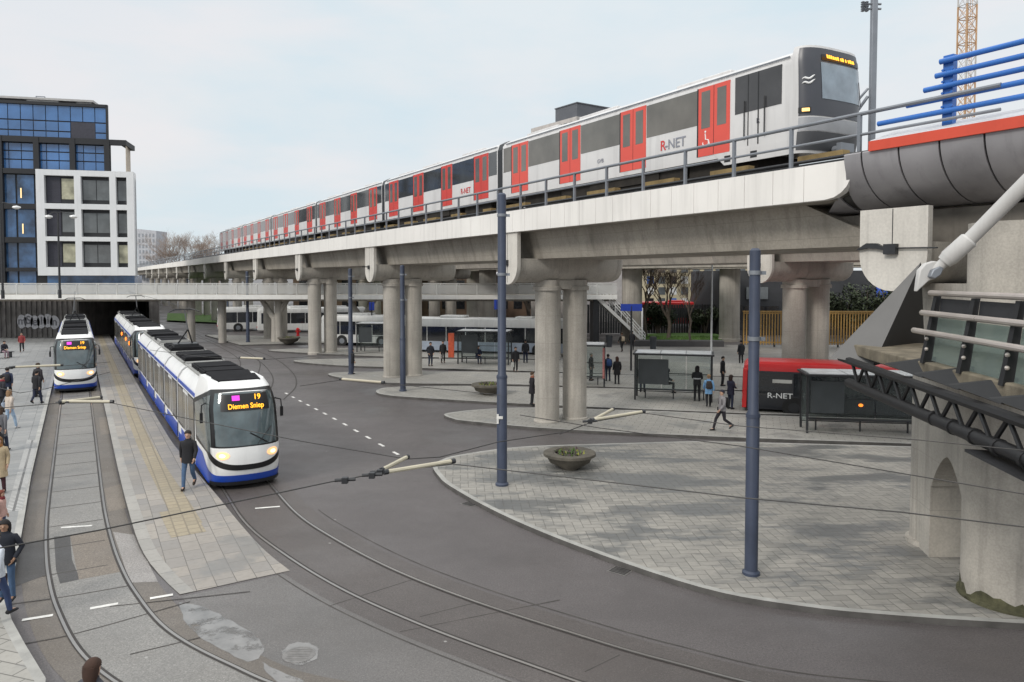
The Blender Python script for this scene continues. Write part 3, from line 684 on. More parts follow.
for s in (-.8, .52):
    npatch('headlight', s-.04, s+.28, 11.5, 11.66, BLACK, C0, .03); npatch('headlight_lens', s+.06, s+.25, 11.535, 11.63, LAMPY if s < 0 else SCREEN, C0, .045)
for du, hh in ((.3,.16),(1.0,.10)): part('roof_aerial', MB().hexa([(VC-.3,cars[0]+du,13.45),(VC+.3,cars[0]+du,13.45),(VC+.3,cars[0]+du+.4,13.45),(VC-.3,cars[0]+du+.4,13.45),(VC-.12,cars[0]+du+.1,13.47+hh),(VC+.12,cars[0]+du+.1,13.47+hh),(VC+.12,cars[0]+du+.3,13.47+hh),(VC-.12,cars[0]+du+.3,13.47+hh)]), BLACK, C0)
m = MB(); m.tube([nose(.45,11.9,.05), nose(.36,12.6,.05)], .012, 5); part('wiper', m, BLACK, C0)
m = MB(); m.tube([(VC-.1,cars[0]-.5,10.5),(VC-.1,cars[0]-.85,10.5)], .12, 10); m.box(VC-.4, VC+.2, cars[0]-.95, cars[0]-.8, 10.38, 10.64); part('coupler', m, STEEL, C0)
m = MB(); sidepatch(m, upx(779,VS), upx(733,VS), 11.9, 13.06, .010, 0); sidepatch(m, upx(756,VS)-.02, upx(756,VS)+.02, 10.85, 13.06, .014, 1); sidepatch(m, upx(746,VS)-.015, upx(746,VS)+.015, 10.85, 13.06, .014, 1); part('cab_window', m, [mk('cab_glass', (.055,.055,.058), .08), BLACK], C0, smooth=0)
for px in (763, 743): part('grab_handle', MB().tube([(VS-.05,upx(px,VS),11.05),(VS-.05,upx(px,VS),12.25)], .02, 6), BLACK, C0)
m = MB(); m.hexa([(VS-.01,cars[0]+.05,10.36),(VS+.03,cars[0]+.05,10.36),(VS+.03,upx(716,VS)-.3,10.36),(VS-.01,upx(716,VS)-.3,10.36),(VS-.01,cars[0]+.02,10.8),(VS+.03,cars[0]+.02,10.8),(VS+.03,upx(712,VS),10.8),(VS-.01,upx(712,VS),10.8)])
for px in (752, 726): sidepatch(m, upx(px,VS)-.13, upx(px,VS)+.13, 10.45, 10.66, .016, 1)
part('skirt', m, [BODYW, BLACK], C0, smooth=0)
RT = mk('logo_red', (.55,.05,.05), .5); GT = mk('logo_grey', (.25,.26,.30), .5)
def sidetext(s, px, z, size, mat, par): return text(s, size, frame_mtx((VS-.012, upx(px,VS), z), (0,-1,0), (0,0,1)), mat, par, ext=.003)
sidetext('R', 662, 11.42, .50, RT, C0); sidetext('-NET', 674, 11.42, .48, GT, C0)
sidetext('GVB', 600, 11.38, .22, GT, C0); sidetext('R', 756, 11.55, .22, mk('logo_dark', (.05,.05,.06), .5), C0)
sidetext('R-NET', 466, 11.38, .42, RT, [o for o in kids(TR) if o.name.startswith('carriage')][1])
m = MB(); cu_, cz_ = upx(704.5, VS), 11.28; vv = VS-.02
m.tube([(vv, cu_+.13*math.cos(t), cz_-.06+.13*math.sin(t)) for t in [math.pi*(.75+.13*i) for i in range(11)]], .018, 5)
m.tube([(vv,cu_+.02,cz_+.24),(vv,cu_,cz_+.04),(vv,cu_-.12,cz_+.02),(vv,cu_-.18,cz_-.16)], .02, 5); m.ball((vv,cu_+.02,cz_+.3), (.012,.04,.04), 8); part('wheelchair_sign', m, WHITE, C0)
# ------------------------------------------------------------------ trams
def tram_build(label, dest, line):
    T = thing('tram', label, 'tram', (0,0,0), group='blue and white trams', local=True)
    HW = 1.2
    def S(s, z, off=0):                       # cab nose surface: |s|<=1 nose, beyond it straight sides
        y0 = .16*max(0,(.75-z)/.5)**1.5 + .62*(max(0, z-1.0)/2.2)**1.5 + (.5*(max(0, z-3.05)/.35)**2)
        hw = HW-.22*max(0,(z-2.55)/.85)**1.6
        d = 1.0; sg = 1 if s >= 0 else -1
        if abs(s) <= 1:
            ph = s*math.pi/2; return (sg*(hw+off)*abs(math.sin(ph))**.82, y0+(d-off*0)*(1-abs(math.cos(ph))**.75)-off*abs(math.cos(ph))**.5, z)
        return (sg*(hw+off), y0+d+(abs(s)-1)*2.0, z)
    def patch(name, s0, s1, zb, zt, mat, par, off=.01, ns=28, nz=10, label=None, mir=False):
        mb = MB()
        for sgn in ((1,-1) if mir else (1,)):
            rows = []
            for i in range(nz+1):
                row = []
                for j in range(ns+1):
                    s = s0+(s1-s0)*j/ns; b = zb(s) if callable(zb) else zb; t = zt(s) if callable(zt) else zt
                    row.append(S(s*sgn, b+(t-b)*i/nz, off))
                rows.append(row)
            mb.loft(rows, closed=False)
        return part(name, mb, mat, par, label=label, smooth=50)
    zs = [.18,.3,.5,.75,1.0,1.3,1.7,2.1,2.5,2.75,2.95,3.1,3.22,3.32,3.4]
    ss = [-2.2,-1.9,-1.5,-1.2]+[-1+2*i/36 for i in range(37)]+[1.2,1.5,1.9,2.2]
    m = MB(); rings = [[S(s, z) for s in ss] for z in zs]
    for r in rings:
        r[0] = (r[0][0], 3.7, r[0][2]); r[-1] = (r[-1][0], 3.7, r[-1][2])
    m.loft(rings, closed=False)
    m.add(rings[-1], [tuple(range(len(ss)))]); cab = part('cab', m, WHITE, T, smooth=50)
    smile = lambda s: .68+.48*min(1,abs(s)/1.0)**2.2 if abs(s) < 1 else 1.16
    def mtop(s): return 3.22-.10*abs(s)**4 if abs(s) < .8 else 3.179-.62*max(0,(abs(s)-.8)/1.4)**.9
    patch('windscreen_frame', -2.19, 2.19, smile, mtop, BLACK, cab, .012, 80, 16)
    patch('front_panel', -.78, .78, lambda s: .86+.36*(abs(s)/.78)**2.2, lambda s: 1.42-.02*(abs(s)/.78), WHITE, cab, .024, 30, 5)
    patch('windscreen', -.60, .60, lambda s: 1.46, lambda s: 3.13-.06*abs(s), SCREEN, cab, .022, 24, 10)
    patch('side_window', .74, 2.1, lambda s: 1.22+.1*max(0,s-.8), lambda s: mtop(s)-.16, mk('cab_side_glass', (.10,.12,.12), .08, .3, 1, spec=.8), cab, .022, 14, 8)
    patch('side_window', -2.1, -.74, lambda s: 1.22+.1*max(0,-s-.8), lambda s: mtop(s)-.16, MATS['cab_side_glass'], cab, .022, 14, 8)
    patch('blue_skirt', -2.2, 2.2, .19, lambda s: .52 if abs(s) < .6 else .52+.46*min(1,(abs(s)-.6)/.9)**1.3, TBLUE, cab, .012, 60, 5)
    patch('buffer', -.8, .8, .17, .30, DARK, cab, .03, 20, 3)
    for c in (-.44, .44):
        def el(s_, h, w_, sg): return 1.155+.04*abs(c)+sg*h*math.sqrt(max(0, 1-((s_-c)/w_)**2))
        patch('headlight', c-.155, c+.155, lambda s_, c=c: el(s_,.125,.156,-1), lambda s_, c=c: el(s_,.125,.156,1), mk('headlight_glow', (1,.56,.26), .3, 0, 1, emit=.7), cab, .034, 14, 4)
        patch('headlight_lamp', c-.07, c+.07, lambda s_, c=c: el(s_,.055,.071,-1), lambda s_, c=c: el(s_,.055,.071,1), mk('headlight_core', (1,.80,.5), .3, 0, 1, emit=2.5), cab, .042, 10, 4)
    ctr = S(0, 2.66, .05); tilt = Vector(S(0, 2.9))-Vector(S(0, 2.5))
    patch('destination_display', -.42, .42, 2.54, 3.06, BLACK, cab, .03, 12, 4)
    text(dest, .235, frame_mtx(S(0, 2.69, .06), (1,0,0), tilt), AMBER, cab, 'display_text', sx=.92)
    text(line, .25, frame_mtx(Vector(S(.17, 2.95, .06)), (1,0,0), tilt), AMBER, cab, 'line_number')
    m = MB(); c0 = Vector(S(-.13, 2.95, .05)); tt = tilt.normalized()
    m.add([c0+Vector((a,0,0))+tt*b+Vector((0,-.01,0)) for a,b in ((-.13,-.085),(.13,-.085),(.13,.085),(-.13,.085))], [(0,1,2,3)]); part('line_colour_sign', m, MAGENTA, cab, smooth=0)
    m = MB(); m.tube([S(.30,1.50,.05), S(.02,1.85,.06), S(.45,1.85,.05)][:2], .02, 5); m.tube([S(.12,1.5,.06), S(.42,1.98,.05)], .014, 5); part('wiper', m, BLACK, cab)
    for s in (-1, 1):
        m = MB(); m.tube([(s*1.18,1.25,2.75),(s*1.36,1.0,2.72),(s*1.38,.98,2.45)], .025, 5); m.box(s*1.38-.05, s*1.38+.05, .93, 1.0, 2.15, 2.48); part('mirror', m, BLACK, cab)
    for y0, y1, q in ((1.35,2.45,1),(2.55,3.6,1)):
        m = MB(); m.hexa([(-.74,y0,3.38),(.74,y0,3.38),(.8,y1,3.38),(-.8,y1,3.38),(-.72,y0+.05,3.44),(.72,y0+.05,3.44),(.78,y1,3.50),(-.78,y1,3.50)]); part('roof_unit', m, mk('roof_dark', (.014,.014,.016), .85, .3, 2, spec=.12) if q else mk('roof_frame', (.30,.30,.29), .6, .15, 2), cab, bevel=.02)
    # body sections
    def sec(y, g=0):
        h = HW-g; pr = [(-h,.18),(-h,2.55),(-h+.05,2.75),(-h+.22,3.02),(-h+.38,3.14)]
        return [(a,y,z) for a, z in pr]+[(-a,y,z) for a, z in reversed(pr)]
    GR = MATS['roof_dark']; FRM = mk('roof_frame', (.30,.30,.29), .6, .15, 2)
    TG = mk('tram_side_glass', (.10,.095,.082), .10, .35, .8, spec=.7)
    ends = [3.7, 8.6, 13.6, 18.6, 23.4, 29.6]
    for i in range(5):
        a, b = ends[i]+(.0 if i == 0 else .22), ends[i+1]-.22
        m = MB(); m.loft([sec(a), sec(b)]); body = part('body_section', m, WHITE, T, smooth=30)
        if i < 4: part('bellows', MB().loft([sec(b-.02,.10), sec(b+.11,.05), sec(b+.24,.05), sec(b+.46,.10)]), BLACK, body, smooth=0)
        nwin = 3; wl = (b-a-.3)/nwin
        for s in (-1, 1):
            x0, x1 = (-HW-.012, -HW+.0) if s < 0 else (HW-.0, HW+.012)
            m = MB(); m.box(min(x0,x1), max(x0,x1), a, b, .9, 2.52); fr = part('window_band', m, BLACK, body, smooth=0)
            for k in range(nwin):
                p, q = a+.15+k*wl+.05, a+.15+(k+1)*wl-.05; o = s*(HW+.018)
                door = (k == 1 and i in (0,1,3,4)) or (i == 2 and k == 1)
                if door:
                    m = MB(); md = (p+q)/2
                    for c, d in ((p,md-.01),(md+.01,q)):
                        m.box(min(s*HW,o), max(s*HW,o), c, d, .84, 2.5, 0); m.box(min(o,o+s*.008), max(o,o+s*.008), c+.07, d-.07, .95, 2.4, 1)
                    part('door', m, [WHITE, TG], body, smooth=0)
                else:
                    m = MB(); m.box(min(s*HW,o), max(s*HW,o), p, q, 1.0, 2.46); part('window', m, TG, body, smooth=0)
            m = MB()
            for z0, z1, p, q in ((.19,.52,a,b),(.52,.80,a,b-.9),(2.58,2.72,a,b)):
                off = .012 if z0 < 2 else .004; m.box(min(s*(HW-.02),s*(HW+off)), max(s*(HW-.02),s*(HW+off)), p, q, z0+.002, z1)
            part('blue_stripe', m, TBLUE, body, smooth=0)
        m = MB(); m.box(-.80, .80, a+.12, b-.12, 3.10, 3.30); part('roof_plinth', m, FRM, body, bevel=.03)
        if i in (0, 2, 4) or True:
            yy = a+.35
            while yy < b-1.0:
                l = random.choice((1.2,1.7)); l = min(l, b-.3-yy)
                m = MB(); m.box(-.80, .80, yy, yy+l, 3.30, 3.44, 0 if random.random() < .3 else 1); m.box(-.72, .72, yy+.06, yy+l-.06, 3.44, 3.465, 1)
                part('roof_unit', m, [FRM, GR], body, bevel=.02); yy += l+.22
        m = MB()
        for s in (-1, 1): m.tube([(s*.88,a+.1,3.30),(s*.88,b-.1,3.30)], .03, 6)
        part('roof_rail', m, FRM, body)
    m = MB(); m.loft([sec(29.38), [(x*.97,30.0,z*(.99 if z>1 else 1)) for x,_,z in sec(30)], [(x*.86,30.35,.25+(z-.25)*.93) for x,_,z in sec(30)]]); part('cab', m, WHITE, T, smooth=40)
    m = MB(); m.loft([[(x,30.36,z) for x,z in ((-.9,1.2),(.9,1.2),(.82,2.7),(-.82,2.7))],[(x,30.38,z) for x,z in ((-.9,1.2),(.9,1.2),(.82,2.7),(-.82,2.7))]]); part('windscreen', m, SCREEN, T)
    m = MB(); m.box(-.95, .95, .9, 29.4, .05, .3)
    for y in (2.2,4.0,14,16,27,28.6):
        for s in (-.72,.72): m.tube([(s-.05,y,.3),(s+.05,y,.3)], .3, 12)
    part('bogie', m, DARK, T)
    pb = 15.0; m = MB()
    m.box(-.6, .6, pb-.5, pb+.5, 3.46, 3.6); m.tube([(-.35,pb,3.6),(0,pb-1.1,4.35),(0,pb+.1,5.25)], .04, 6); m.tube([(.35,pb,3.6),(0,pb-1.1,4.35)], .04, 6); m.tube([(-.75,pb+.1,5.15),(-.45,pb+.1,5.28),(.45,pb+.1,5.28),(.75,pb+.1,5.15)], .03, 6); m.tube([(-.55,pb+.35,5.26),(.55,pb+.35,5.26)], .025, 6); part('pantograph', m, DARK, T)
    return T
T1 = tram_build('nearest blue and white tram, its side passed by a man in a dark coat', 'Diemen Sniep', '19')
x, y = W(24.35, 4.6); T1.location = (x, y, 0); T1.rotation_euler = (0,0,TH+R(.3))
x, y = W(55.2, 4.3); T2 = copy_tree(T1, 'blue and white tram with orange lamps on its side, right behind the nearest tram', (x, y, 0), TH)
x, y = W(49.9, -.15); T3 = copy_tree(T1, 'blue and white tram standing beside the left platform in front of the dark tunnel', (x, y, 0), TH)
for T_ in (T1, T2, T3): T_.scale = (.91, 1, .98)
for yy in (15.0, 9.0, 4.6):
    m = MB(); m.ball((-1.23, yy, 2.05), (.06,.16,.16), 10); part('indicator_lamp', m, LAMPO, T2)
# ------------------------------------------------------------------ buses
BWH = mk('bus_white', (.60,.60,.585), .4, .08, .8, streak=.35)
def bus(label, loc, rz, L, body, roof, lower, glass=DGLASS, H=3.0, logo=None, group='buses at the bus station', boxy=False):
    B = thing('bus', label, 'bus', loc, rz=rz, group=group, local=True)
    hw = 1.27
    def rr(z, ins, e): # rounded rectangle outline
        pts = []; r = .35
        for cx, cy, a0 in ((L-r-e,hw-r-ins,0),(r+e,hw-r-ins,90),(r+e,-hw+r+ins,180),(L-r-e,-hw+r+ins,270)):
            for k in range(5): a = R(a0+22.5*k); pts.append((cx+r*math.cos(a), cy+r*math.sin(a), z))
        return pts
    m = MB(); m.loft([rr(z,i,e) for z,i,e in ((.32,.02,.05),(.5,0,0),(1.1,0,0))]); sh = part('lower_body', m, lower, B, smooth=40)
    m = MB(); m.loft([rr(z,i,e) for z,i,e in ((1.1,0,0),(2.5,.03,.05))]); part('upper_body', m, body, B, smooth=40)
    m = MB(); m.loft([rr(z,i,e) for z,i,e in ((2.5,.025,.04),(2.75,.03,.06),(H-.08,.09,.16),(H,.25,.35))]); rf = part('roof', m, roof, B, smooth=40)
    m = MB(); m.box(L*.3, L*.3+2.2, -.8, .8, H-.02, H+.2); m.box(L*.7, L*.7+1.5, -.7, .7, H-.02, H+.16); part('roof_unit', m, roof, rf, bevel=.05)
    nw = int((L-1.2)/1.6); wl = (L-1.0)/nw
    for s in (-1, 1):
        for k in range(nw):
            p, q = .5+k*wl+.04, .5+(k+1)*wl-.04; o = s*(hw-.005); m = MB()
            if k in (0, nw//2) and s > 0:
                m.box(p, q, min(o,o+s*.02), max(o,o+s*.02), .42, 2.42); part('door', m, glass, B, smooth=0)
            else: m.box(p, q, min(o,o+s*.015), max(o,o+s*.015), 1.12, 2.40); part('window', m, glass, B, smooth=0)
        for xw in (2.4, L-2.9):
            m = MB(); m.tube([(xw,s*(hw-.25),.48),(xw,s*(hw+.012),.48)], .48, 18); wh = part('wheel', m, RUB, B); m = MB(); m.tube([(xw,s*(hw-.05),.48),(xw,s*(hw+.025),.48)], .27, 14); part('rim', m, STEEL, wh)
            m = MB(); m.tube([(xw,s*(hw-.2),.5),(xw,s*(hw+.008),.5)], .56, 18); part('wheel_arch', m, BLACK, B)
    for x0, nm in ((L,'windscreen'),(0,'rear_window')):
        m = MB(); sg = 1 if x0 else -1; m.hexa([(x0-sg*.02,-1.0,1.15),(x0+sg*.015,-1.0,1.15),(x0+sg*.015,1.0,1.15),(x0-sg*.02,1.0,1.15),(x0-sg*.1,-.98,2.6),(x0-sg*.02,-.98,2.6),(x0-sg*.02,.98,2.6),(x0-sg*.1,.98,2.6)]); part(nm, m, glass, B, smooth=0)
        for s in (-1, 1):
            m = MB(); m.box(min(x0-sg*.05,x0+sg*.02), max(x0-sg*.05,x0+sg*.02), s*.95-.12, s*.95+.12, .62, .8); part('headlight' if x0 else 'tail_light', m, WHITE if x0 else BRED, B)
    return B
RZB = R(-18.3)
def at(px, py, z=.0): return (*G(px, py, z), z)
gx, gy = G(742, 413.5); ofs = Vector((math.cos(RZB+R(90)), math.sin(RZB+R(90))))*1.27
DGREY = mk('bus_dark_grey', (.022,.024,.030), .3, .1, 1)
RB = bus('dark bus with red roof and red rear corner standing behind the glass shelter', (gx+ofs.x, gy+ofs.y, 0), RZB, 12, DGREY, BRED, DGREY)
m = MB(); m.hexa([(-.012,-1.28,.36),(.20,-1.285,.36),(.20,-1.1,.36),(-.012,-1.0,.36),(.03,-1.26,2.6),(.24,-1.26,2.6),(.24,-1.1,2.6),(.03,-1.0,2.6)]); part('rear_corner', m, BRED, RB, bevel=.03)
RB.scale = (1,1,.86)
for o in [o for o in bpy.data.objects if o.name.startswith('roof_unit') and o.parent and o.parent.parent == RB]: bpy.data.objects.remove(o)
for o in [o for o in bpy.data.objects if o.name.startswith('rim') and o.parent and o.parent.parent == RB]: o.data.materials[0] = DARK
text('R-NET', .42, frame_mtx((1.75,-1.32,1.12), (1,0,0), (0,0,1)), WHITE, RB, ext=.004)
m = MB(); m.box(1.4, 2.3, -1.295, -1.285, 1.85, 2.05); part('interior_light_panel', m, mk('pale_interior_light', (.55,.54,.50), .6), RB, smooth=0)  # pale panel standing for the light inside the bus window
m = MB(); m.box(4.0, 4.9, -1.285, -1.27, .3, .98);
for xx in (3.55, 5.35):
    m = MB(); m.ball((xx, -1.30, .82), (.11,.04,.09), 8); part('marker_lamp', m, LAMPO, RB)
gx, gy = G(398, 353); bl = math.atan2(G(512,356)[1]-gy, G(512,356)[0]-gx)
bus('long white articulated bus standing behind the shelter with the orange poster', (gx-1, gy+1.8, 0), bl, 17, BWH, BWH, mk('bus_pale_blue', (.36,.41,.49), .4), H=3.15)
for lb, p, q, ln in (('white bus parked far left beneath the footbridge, its front cut by a round column', (214,332), (252,331), 10), ('white bus parked between the Y-shaped footbridge support and a round column', (255,333), (316,332), 13)):
    a, b = G(*p), G(*q); bus(lb, (a[0], a[1]+1, 0), math.atan2(b[1]-a[1], b[0]-a[0]), ln, BWH, BWH, BWH)
bus('white city bus seen between two round columns, beyond the small shelter', (*G(326,344),0), bl, 9.5, BWH, BWH, BWH)
# red vehicle beyond dark fence
x, y = D(640, 300, 100)[:2]; bus('red bus standing behind the tall dark fence, only its roof showing', (x, y, .25), R(-4), 12, BRED, BRED, BRED, H=3.2)
# ------------------------------------------------------------------ shelters
def shelter(label, loc, rz, w, posters=(), panel=(.25,1.5), h=2.45, d=1.3, bench=True, pcol=None, seat=None):
    S_ = thing('bus_shelter', label, 'shelter', loc, rz=rz, group='bus shelters', local=True)
    for xx in (0, w):
        for yy in (0, d): m = MB(); m.box(xx-.045, xx+.045, yy-.045, yy+.045, 0, h); part('post', m, DARK, S_, smooth=0)
    m = MB(); m.box(-.12, w+.12, -.25, d+.35, h, h+.09, 0); part('roof_frame', m, DARK, S_, bevel=.02)
    nr = max(2, round(w/1.4)); 
    for i in range(nr): m = MB(); m.box(w*i/nr+.02, w*(i+1)/nr-.02, -.2, d+.3, h+.092, h+.12); part('roof_pane', m, mk('roof_sheet', (.60,.62,.63), .25), S_, smooth=0)
    for i in range(nr): m = MB(); m.box(w*i/nr+.03, w*(i+1)/nr-.03, d-.008, d+.008, .35, h-.1); part('glass_pane', m, PANE, S_, smooth=0)
    m = MB(); m.box(-.008, .008, .1, d-.1, .35, h-.1); part('glass_pane', m, PANE, S_, smooth=0)
    for z in (.3, 1.3): m = MB(); m.box(0, w, d-.025, d+.025, z-.02, z+.02); part('glazing_bar', m, DARK, S_, smooth=0)
    if panel: m = MB(); m.box(panel[0], panel[1], .12, .2, .85, h-.25); part('back_panel', m, mk('dark_panel', (.045,.052,.056), .4), S_, smooth=0)
    if bench:
        m = MB(); m.box(.2, w-.1, .55, .9, .47, .52)
        for xx in (.5, w/2, w-.4): m.box(xx-.03, xx+.03, .7, .76, 0, .47)
        part('bench', m, DARK, S_, smooth=0)
    for p, q, c in posters: m = MB(); m.box(p, q, -.06, .06, .5, h-.1); part('poster', m, c, S_, smooth=0)
    return S_
zi = .13
shelter('glass shelter with a hooded person on its bench and a dark panel at the left', (*G(635,399.5,zi), zi), R(-14), 4.0, panel=(.15,1.75))
shelter('glass shelter in front of the dark bus with the red roof', (*G(807,433,zi), zi), R(-10), 4.6, panel=(.15,1.5))
ORP = mk('orange_poster', (.5,.09,.04), .4, .2, 6)
shelter('distant glass shelter with a narrow orange poster on its left end', (*G(458,364,zi), zi), R(-10), 3.9, posters=((-.75,-.3,ORP),))
shelter('small glass shelter partly hidden by the round column, pink poster on its end', (*G(566,386,zi), zi), R(-8), 2.3, posters=((2.2,2.32,mk('pink_poster', (.42,.16,.15), .5, .4, 9)),), panel=None)
shelter('far glass shelter with dark panels between two pairs of columns', (*G(357,352,.13), .13), R(-4), 3.6, panel=(.1,1.3))
# ------------------------------------------------------------------ poles, masts, posts
def pole(label, px, py, H, r, z=.13, collar=None, top=None, mat=None, grp='blue grey tram poles'):
    x, y = G(px, py, z); P_ = thing('tram_pole', label, 'pole', (x, y, z), group=grp, local=True); mat = mat or POLE
    hc = collar or H*.42
    part('shaft', MB().lathe([(r,0),(r,hc),(r*.82,hc+.06),(r*.82,H-.05),(r*.5,H)], n=20), mat, P_)
    part('base_ring', MB().lathe([(r+.05,0),(r+.05,.06),(r+.005,.10)], n=20), mat, P_)
    m = MB(); m.lathe([(r+.012,hc-.08),(r+.012,hc)], n=18); part('collar', m, mat, P_)
    for zz in (H*.72, H*.92): m = MB(); m.lathe([(r*.82+.02,zz),(r*.82+.02,zz+.09)], n=16); m.box(r*.8, r*.8+.12, -.04, .04, zz, zz+.08); part('clamp', m, STEEL, P_)
    return P_
P1 = pole('tall blue-grey pole at the rounded tip of the herringbone island', 502, 485, 9.25, .162, collar=3.5)
m = MB(); m.box(-.166, -.1, -.18, -.14, 2.0, 2.3); m.box(-.11, .03, -.19, -.178, 2.15, 2.24); part('sticker', m, PAINT, P1, smooth=0)
pole('tall blue-grey pole near the kerb of the herringbone island, close to the camera', 751, 574, 7.25, .143, collar=3.6)
pole('blue-grey pole standing before the second pair of columns', 403, 391, 7.3, .165)
pole('blue-grey pole with a dark-clad person at its foot', 351, 374, 7.2, .165)
pole('thin far blue-grey pole near the left bus and the far planter', 248, 342, 7.2, .17)
pole('dark far pole standing right of the tunnel mouth', 188, 320, 6.5, .15, z=0)
pole('dark pole on the plaza between the left columns and the far bus', 228, 330, 6.0, .13, z=0)
def lamp(label, px, py, H, z, double=True, mat=DARK, r=.08, Y=None):
    x, y = G(px, py, z) if Y is None else D(px, py, Y)[:2]
    P_ = thing('street_lamp', label, 'street lamp', (x, y, z), group='globe street lamps', local=True)
    part('post', MB().lathe([(r*1.5,0),(r*1.5,.8),(r,.85),(r*.8,H)], n=12), mat, P_)
    if double:
        m = MB(); m.tube([(-.9,0,H-.25),(-.45,0,H),(0,0,H-.05),(.45,0,H),(1.5,0,H-.25)], .035, 6); part('arm', m, mat, P_)
        for s in (-.9, 1.5): m = MB(); m.lathe([(.02,-.02),(.32,-.10),(.36,-.22),(.2,-.34),(.02,-.38)], (s,0,H-.25), 14); part('lamp_head', m, WHITE, P_)
    return P_
lamp('dark street lamp with two white heads in front of the white framed building', 60, 300, 8.3, 4.7, Y=72, r=.1)
lamp('dark street lamp with two white heads at the left edge before the dark glass tower', 3, 300, 9.0, 4.7, Y=70, r=.1)
x, y = G(711, 372, 0); LP = thing('lamp_post', 'slim pale grey lamp post rising behind the glass shelter with the bench', 'lamp post', (x, y, 0), local=True)
part('post', MB().lathe([(.10,0),(.10,1.0),(.075,1.05),(.06,7.6)], n=12), mk('pale_grey_paint', (.40,.41,.42), .5), LP); part('base', MB().lathe([(.16,0),(.16,.12),(.1,.2)], n=12), STEEL, LP)
# mast on the viaduct
x, y, z = D(872, 120, 24); MS = thing('signal_mast', 'grey steel mast with insulators at its top, beside the metro train front', 'mast', (x, y, 9.3), local=True)
m = MB(); m.box(-.085, .085, -.085, .085, 0, 6.75); part('post', m, STEEL, MS, bevel=.01)
for zz in (6.45, 6.1, 5.95+.0):
    m = MB(); m.tube([(-.35,0,zz),(.22,0,zz)], .035, 6)
    for xx in (-.36,-.24): m.lathe([(.03,-.09),(.07,-.06),(.03,-.03),(.07,0),(.03,.03),(.07,.06),(.03,.09)], (xx,0,zz), 8)
    part('insulator_arm', m, STEEL, MS)
m = MB(); m.box(-.15,.15,-.15,.15,6.5,6.62); part('cap', m, STEEL, MS)
m = MB(); m.tube([(-.15,0,3.2),(-.75,0,2.35)], .05, 6); m.tube([(-.15,0,3.45),(-.95,0,2.5)], .04, 6); m.tube([(-.5,0,2.75),(-.6,0,2.95)], .03, 5); part('bracket', m, STEEL, MS)
# crane
x, y, z = D(964, 150, 90); CR = thing('tower_crane', 'orange and white lattice tower crane rising far behind the blue railing', 'crane', (x, y, 0), rz=.2, local=True)
OR = mk('crane_orange', (.50,.31,.17), .5); CW = mk('crane_white', (.55,.54,.52), .5)
for sec_ in range(14):
    m = MB(); z0 = 3.0*sec_; h = .68
    for sx in (-h, h):
        for sy in (-h, h): m.box(sx-.07, sx+.07, sy-.07, sy+.07, z0, z0+3)
    for k in range(2):
        a, b = z0+1.5*k, z0+1.5*k+1.5
        for s in (-h, h):
            m.tube([(-h,s,a),(h,s,b)], .035, 4); m.tube([(h,s,a),(-h,s,b)], .035, 4); m.tube([(s,-h,a),(s,h,b)], .035, 4); m.tube([(s,h,a),(s,-h,b)], .035, 4)
            m.tube([(-h,s,a),(h,s,a)], .06, 4); m.tube([(s,-h,a),(s,h,a)], .06, 4)
    part('mast_section', m, OR if sec_ % 3 != 1 else CW, CR, smooth=0)
m = MB()
m.tube([(-.15,-.6,0),(-.15,-.6,42)], .04, 4); m.tube([(.15,-.6,0),(.15,-.6,42)], .04, 4)
for i in range(70): m.tube([(-.15,-.6,.6*i),(.15,-.6,.6*i)], .025, 4)
part('ladder', m, OR, CR)
# planters
def planter(label, px, py, z=.13, s=1.0):
    x, y = G(px, py, z); P_ = thing('planter', label, 'planter', (x, y, z), group='round concrete planters', local=True)
    m = MB(); n_ = 40; rings = []
    for r, zz in ((.58,.0),(.62,.05),(.78,.22),(.93,.42),(1.0,.47),(1.0,.57),(.97,.59),(.76,.59),(.72,.50),(.05,.48)):
        rings.append([((r*(1-.03*(k%2) if .1 < zz < .42 and r > .5 else r))*s*math.cos(2*math.pi*k/n_), r*s*math.sin(2*math.pi*k/n_), zz*s) for k in range(n_)])
    m.loft(rings); part('bowl', m, mk('planter_concrete', (.125,.112,.09), .85, .3, 3, bump=.3, fine=.3), P_, smooth=50)
    m = MB(); random.seed(int(px))
    for i in range(130):
        a, rr = random.uniform(0,6.28), .66*s*random.random()**.5; c = Vector((rr*math.cos(a), rr*math.sin(a), .50*s)); t = random.uniform(0,6.28); l = random.uniform(.05,.12)
        tip = c+Vector((math.cos(t)*l, math.sin(t)*l, random.uniform(.02,.16)*s)); sd = Vector((-math.sin(t), math.cos(t), 0))*.035
        m.add([c-sd*.4, c+(tip-c)*.5-sd, tip, c+(tip-c)*.5+sd], [(0,1,2,3)], random.choice((0,0,1,2)))
    part('plants', m, [mk('leaf_green', (.06,.11,.02), .7), mk('leaf_yellow', (.22,.22,.03), .7), mk('leaf_dark', (.07,.035,.05), .7)], P_, smooth=0)
    return P_
planter('round concrete planter bowl with small plants on the herringbone island', 569.5, 467, s=.91)
planter('round concrete planter bowl half hidden behind the tall blue-grey pole', 489, 394, s=1.0)
planter('far round planter bowl near the far left columns', 289, 343.5, s=1.1)

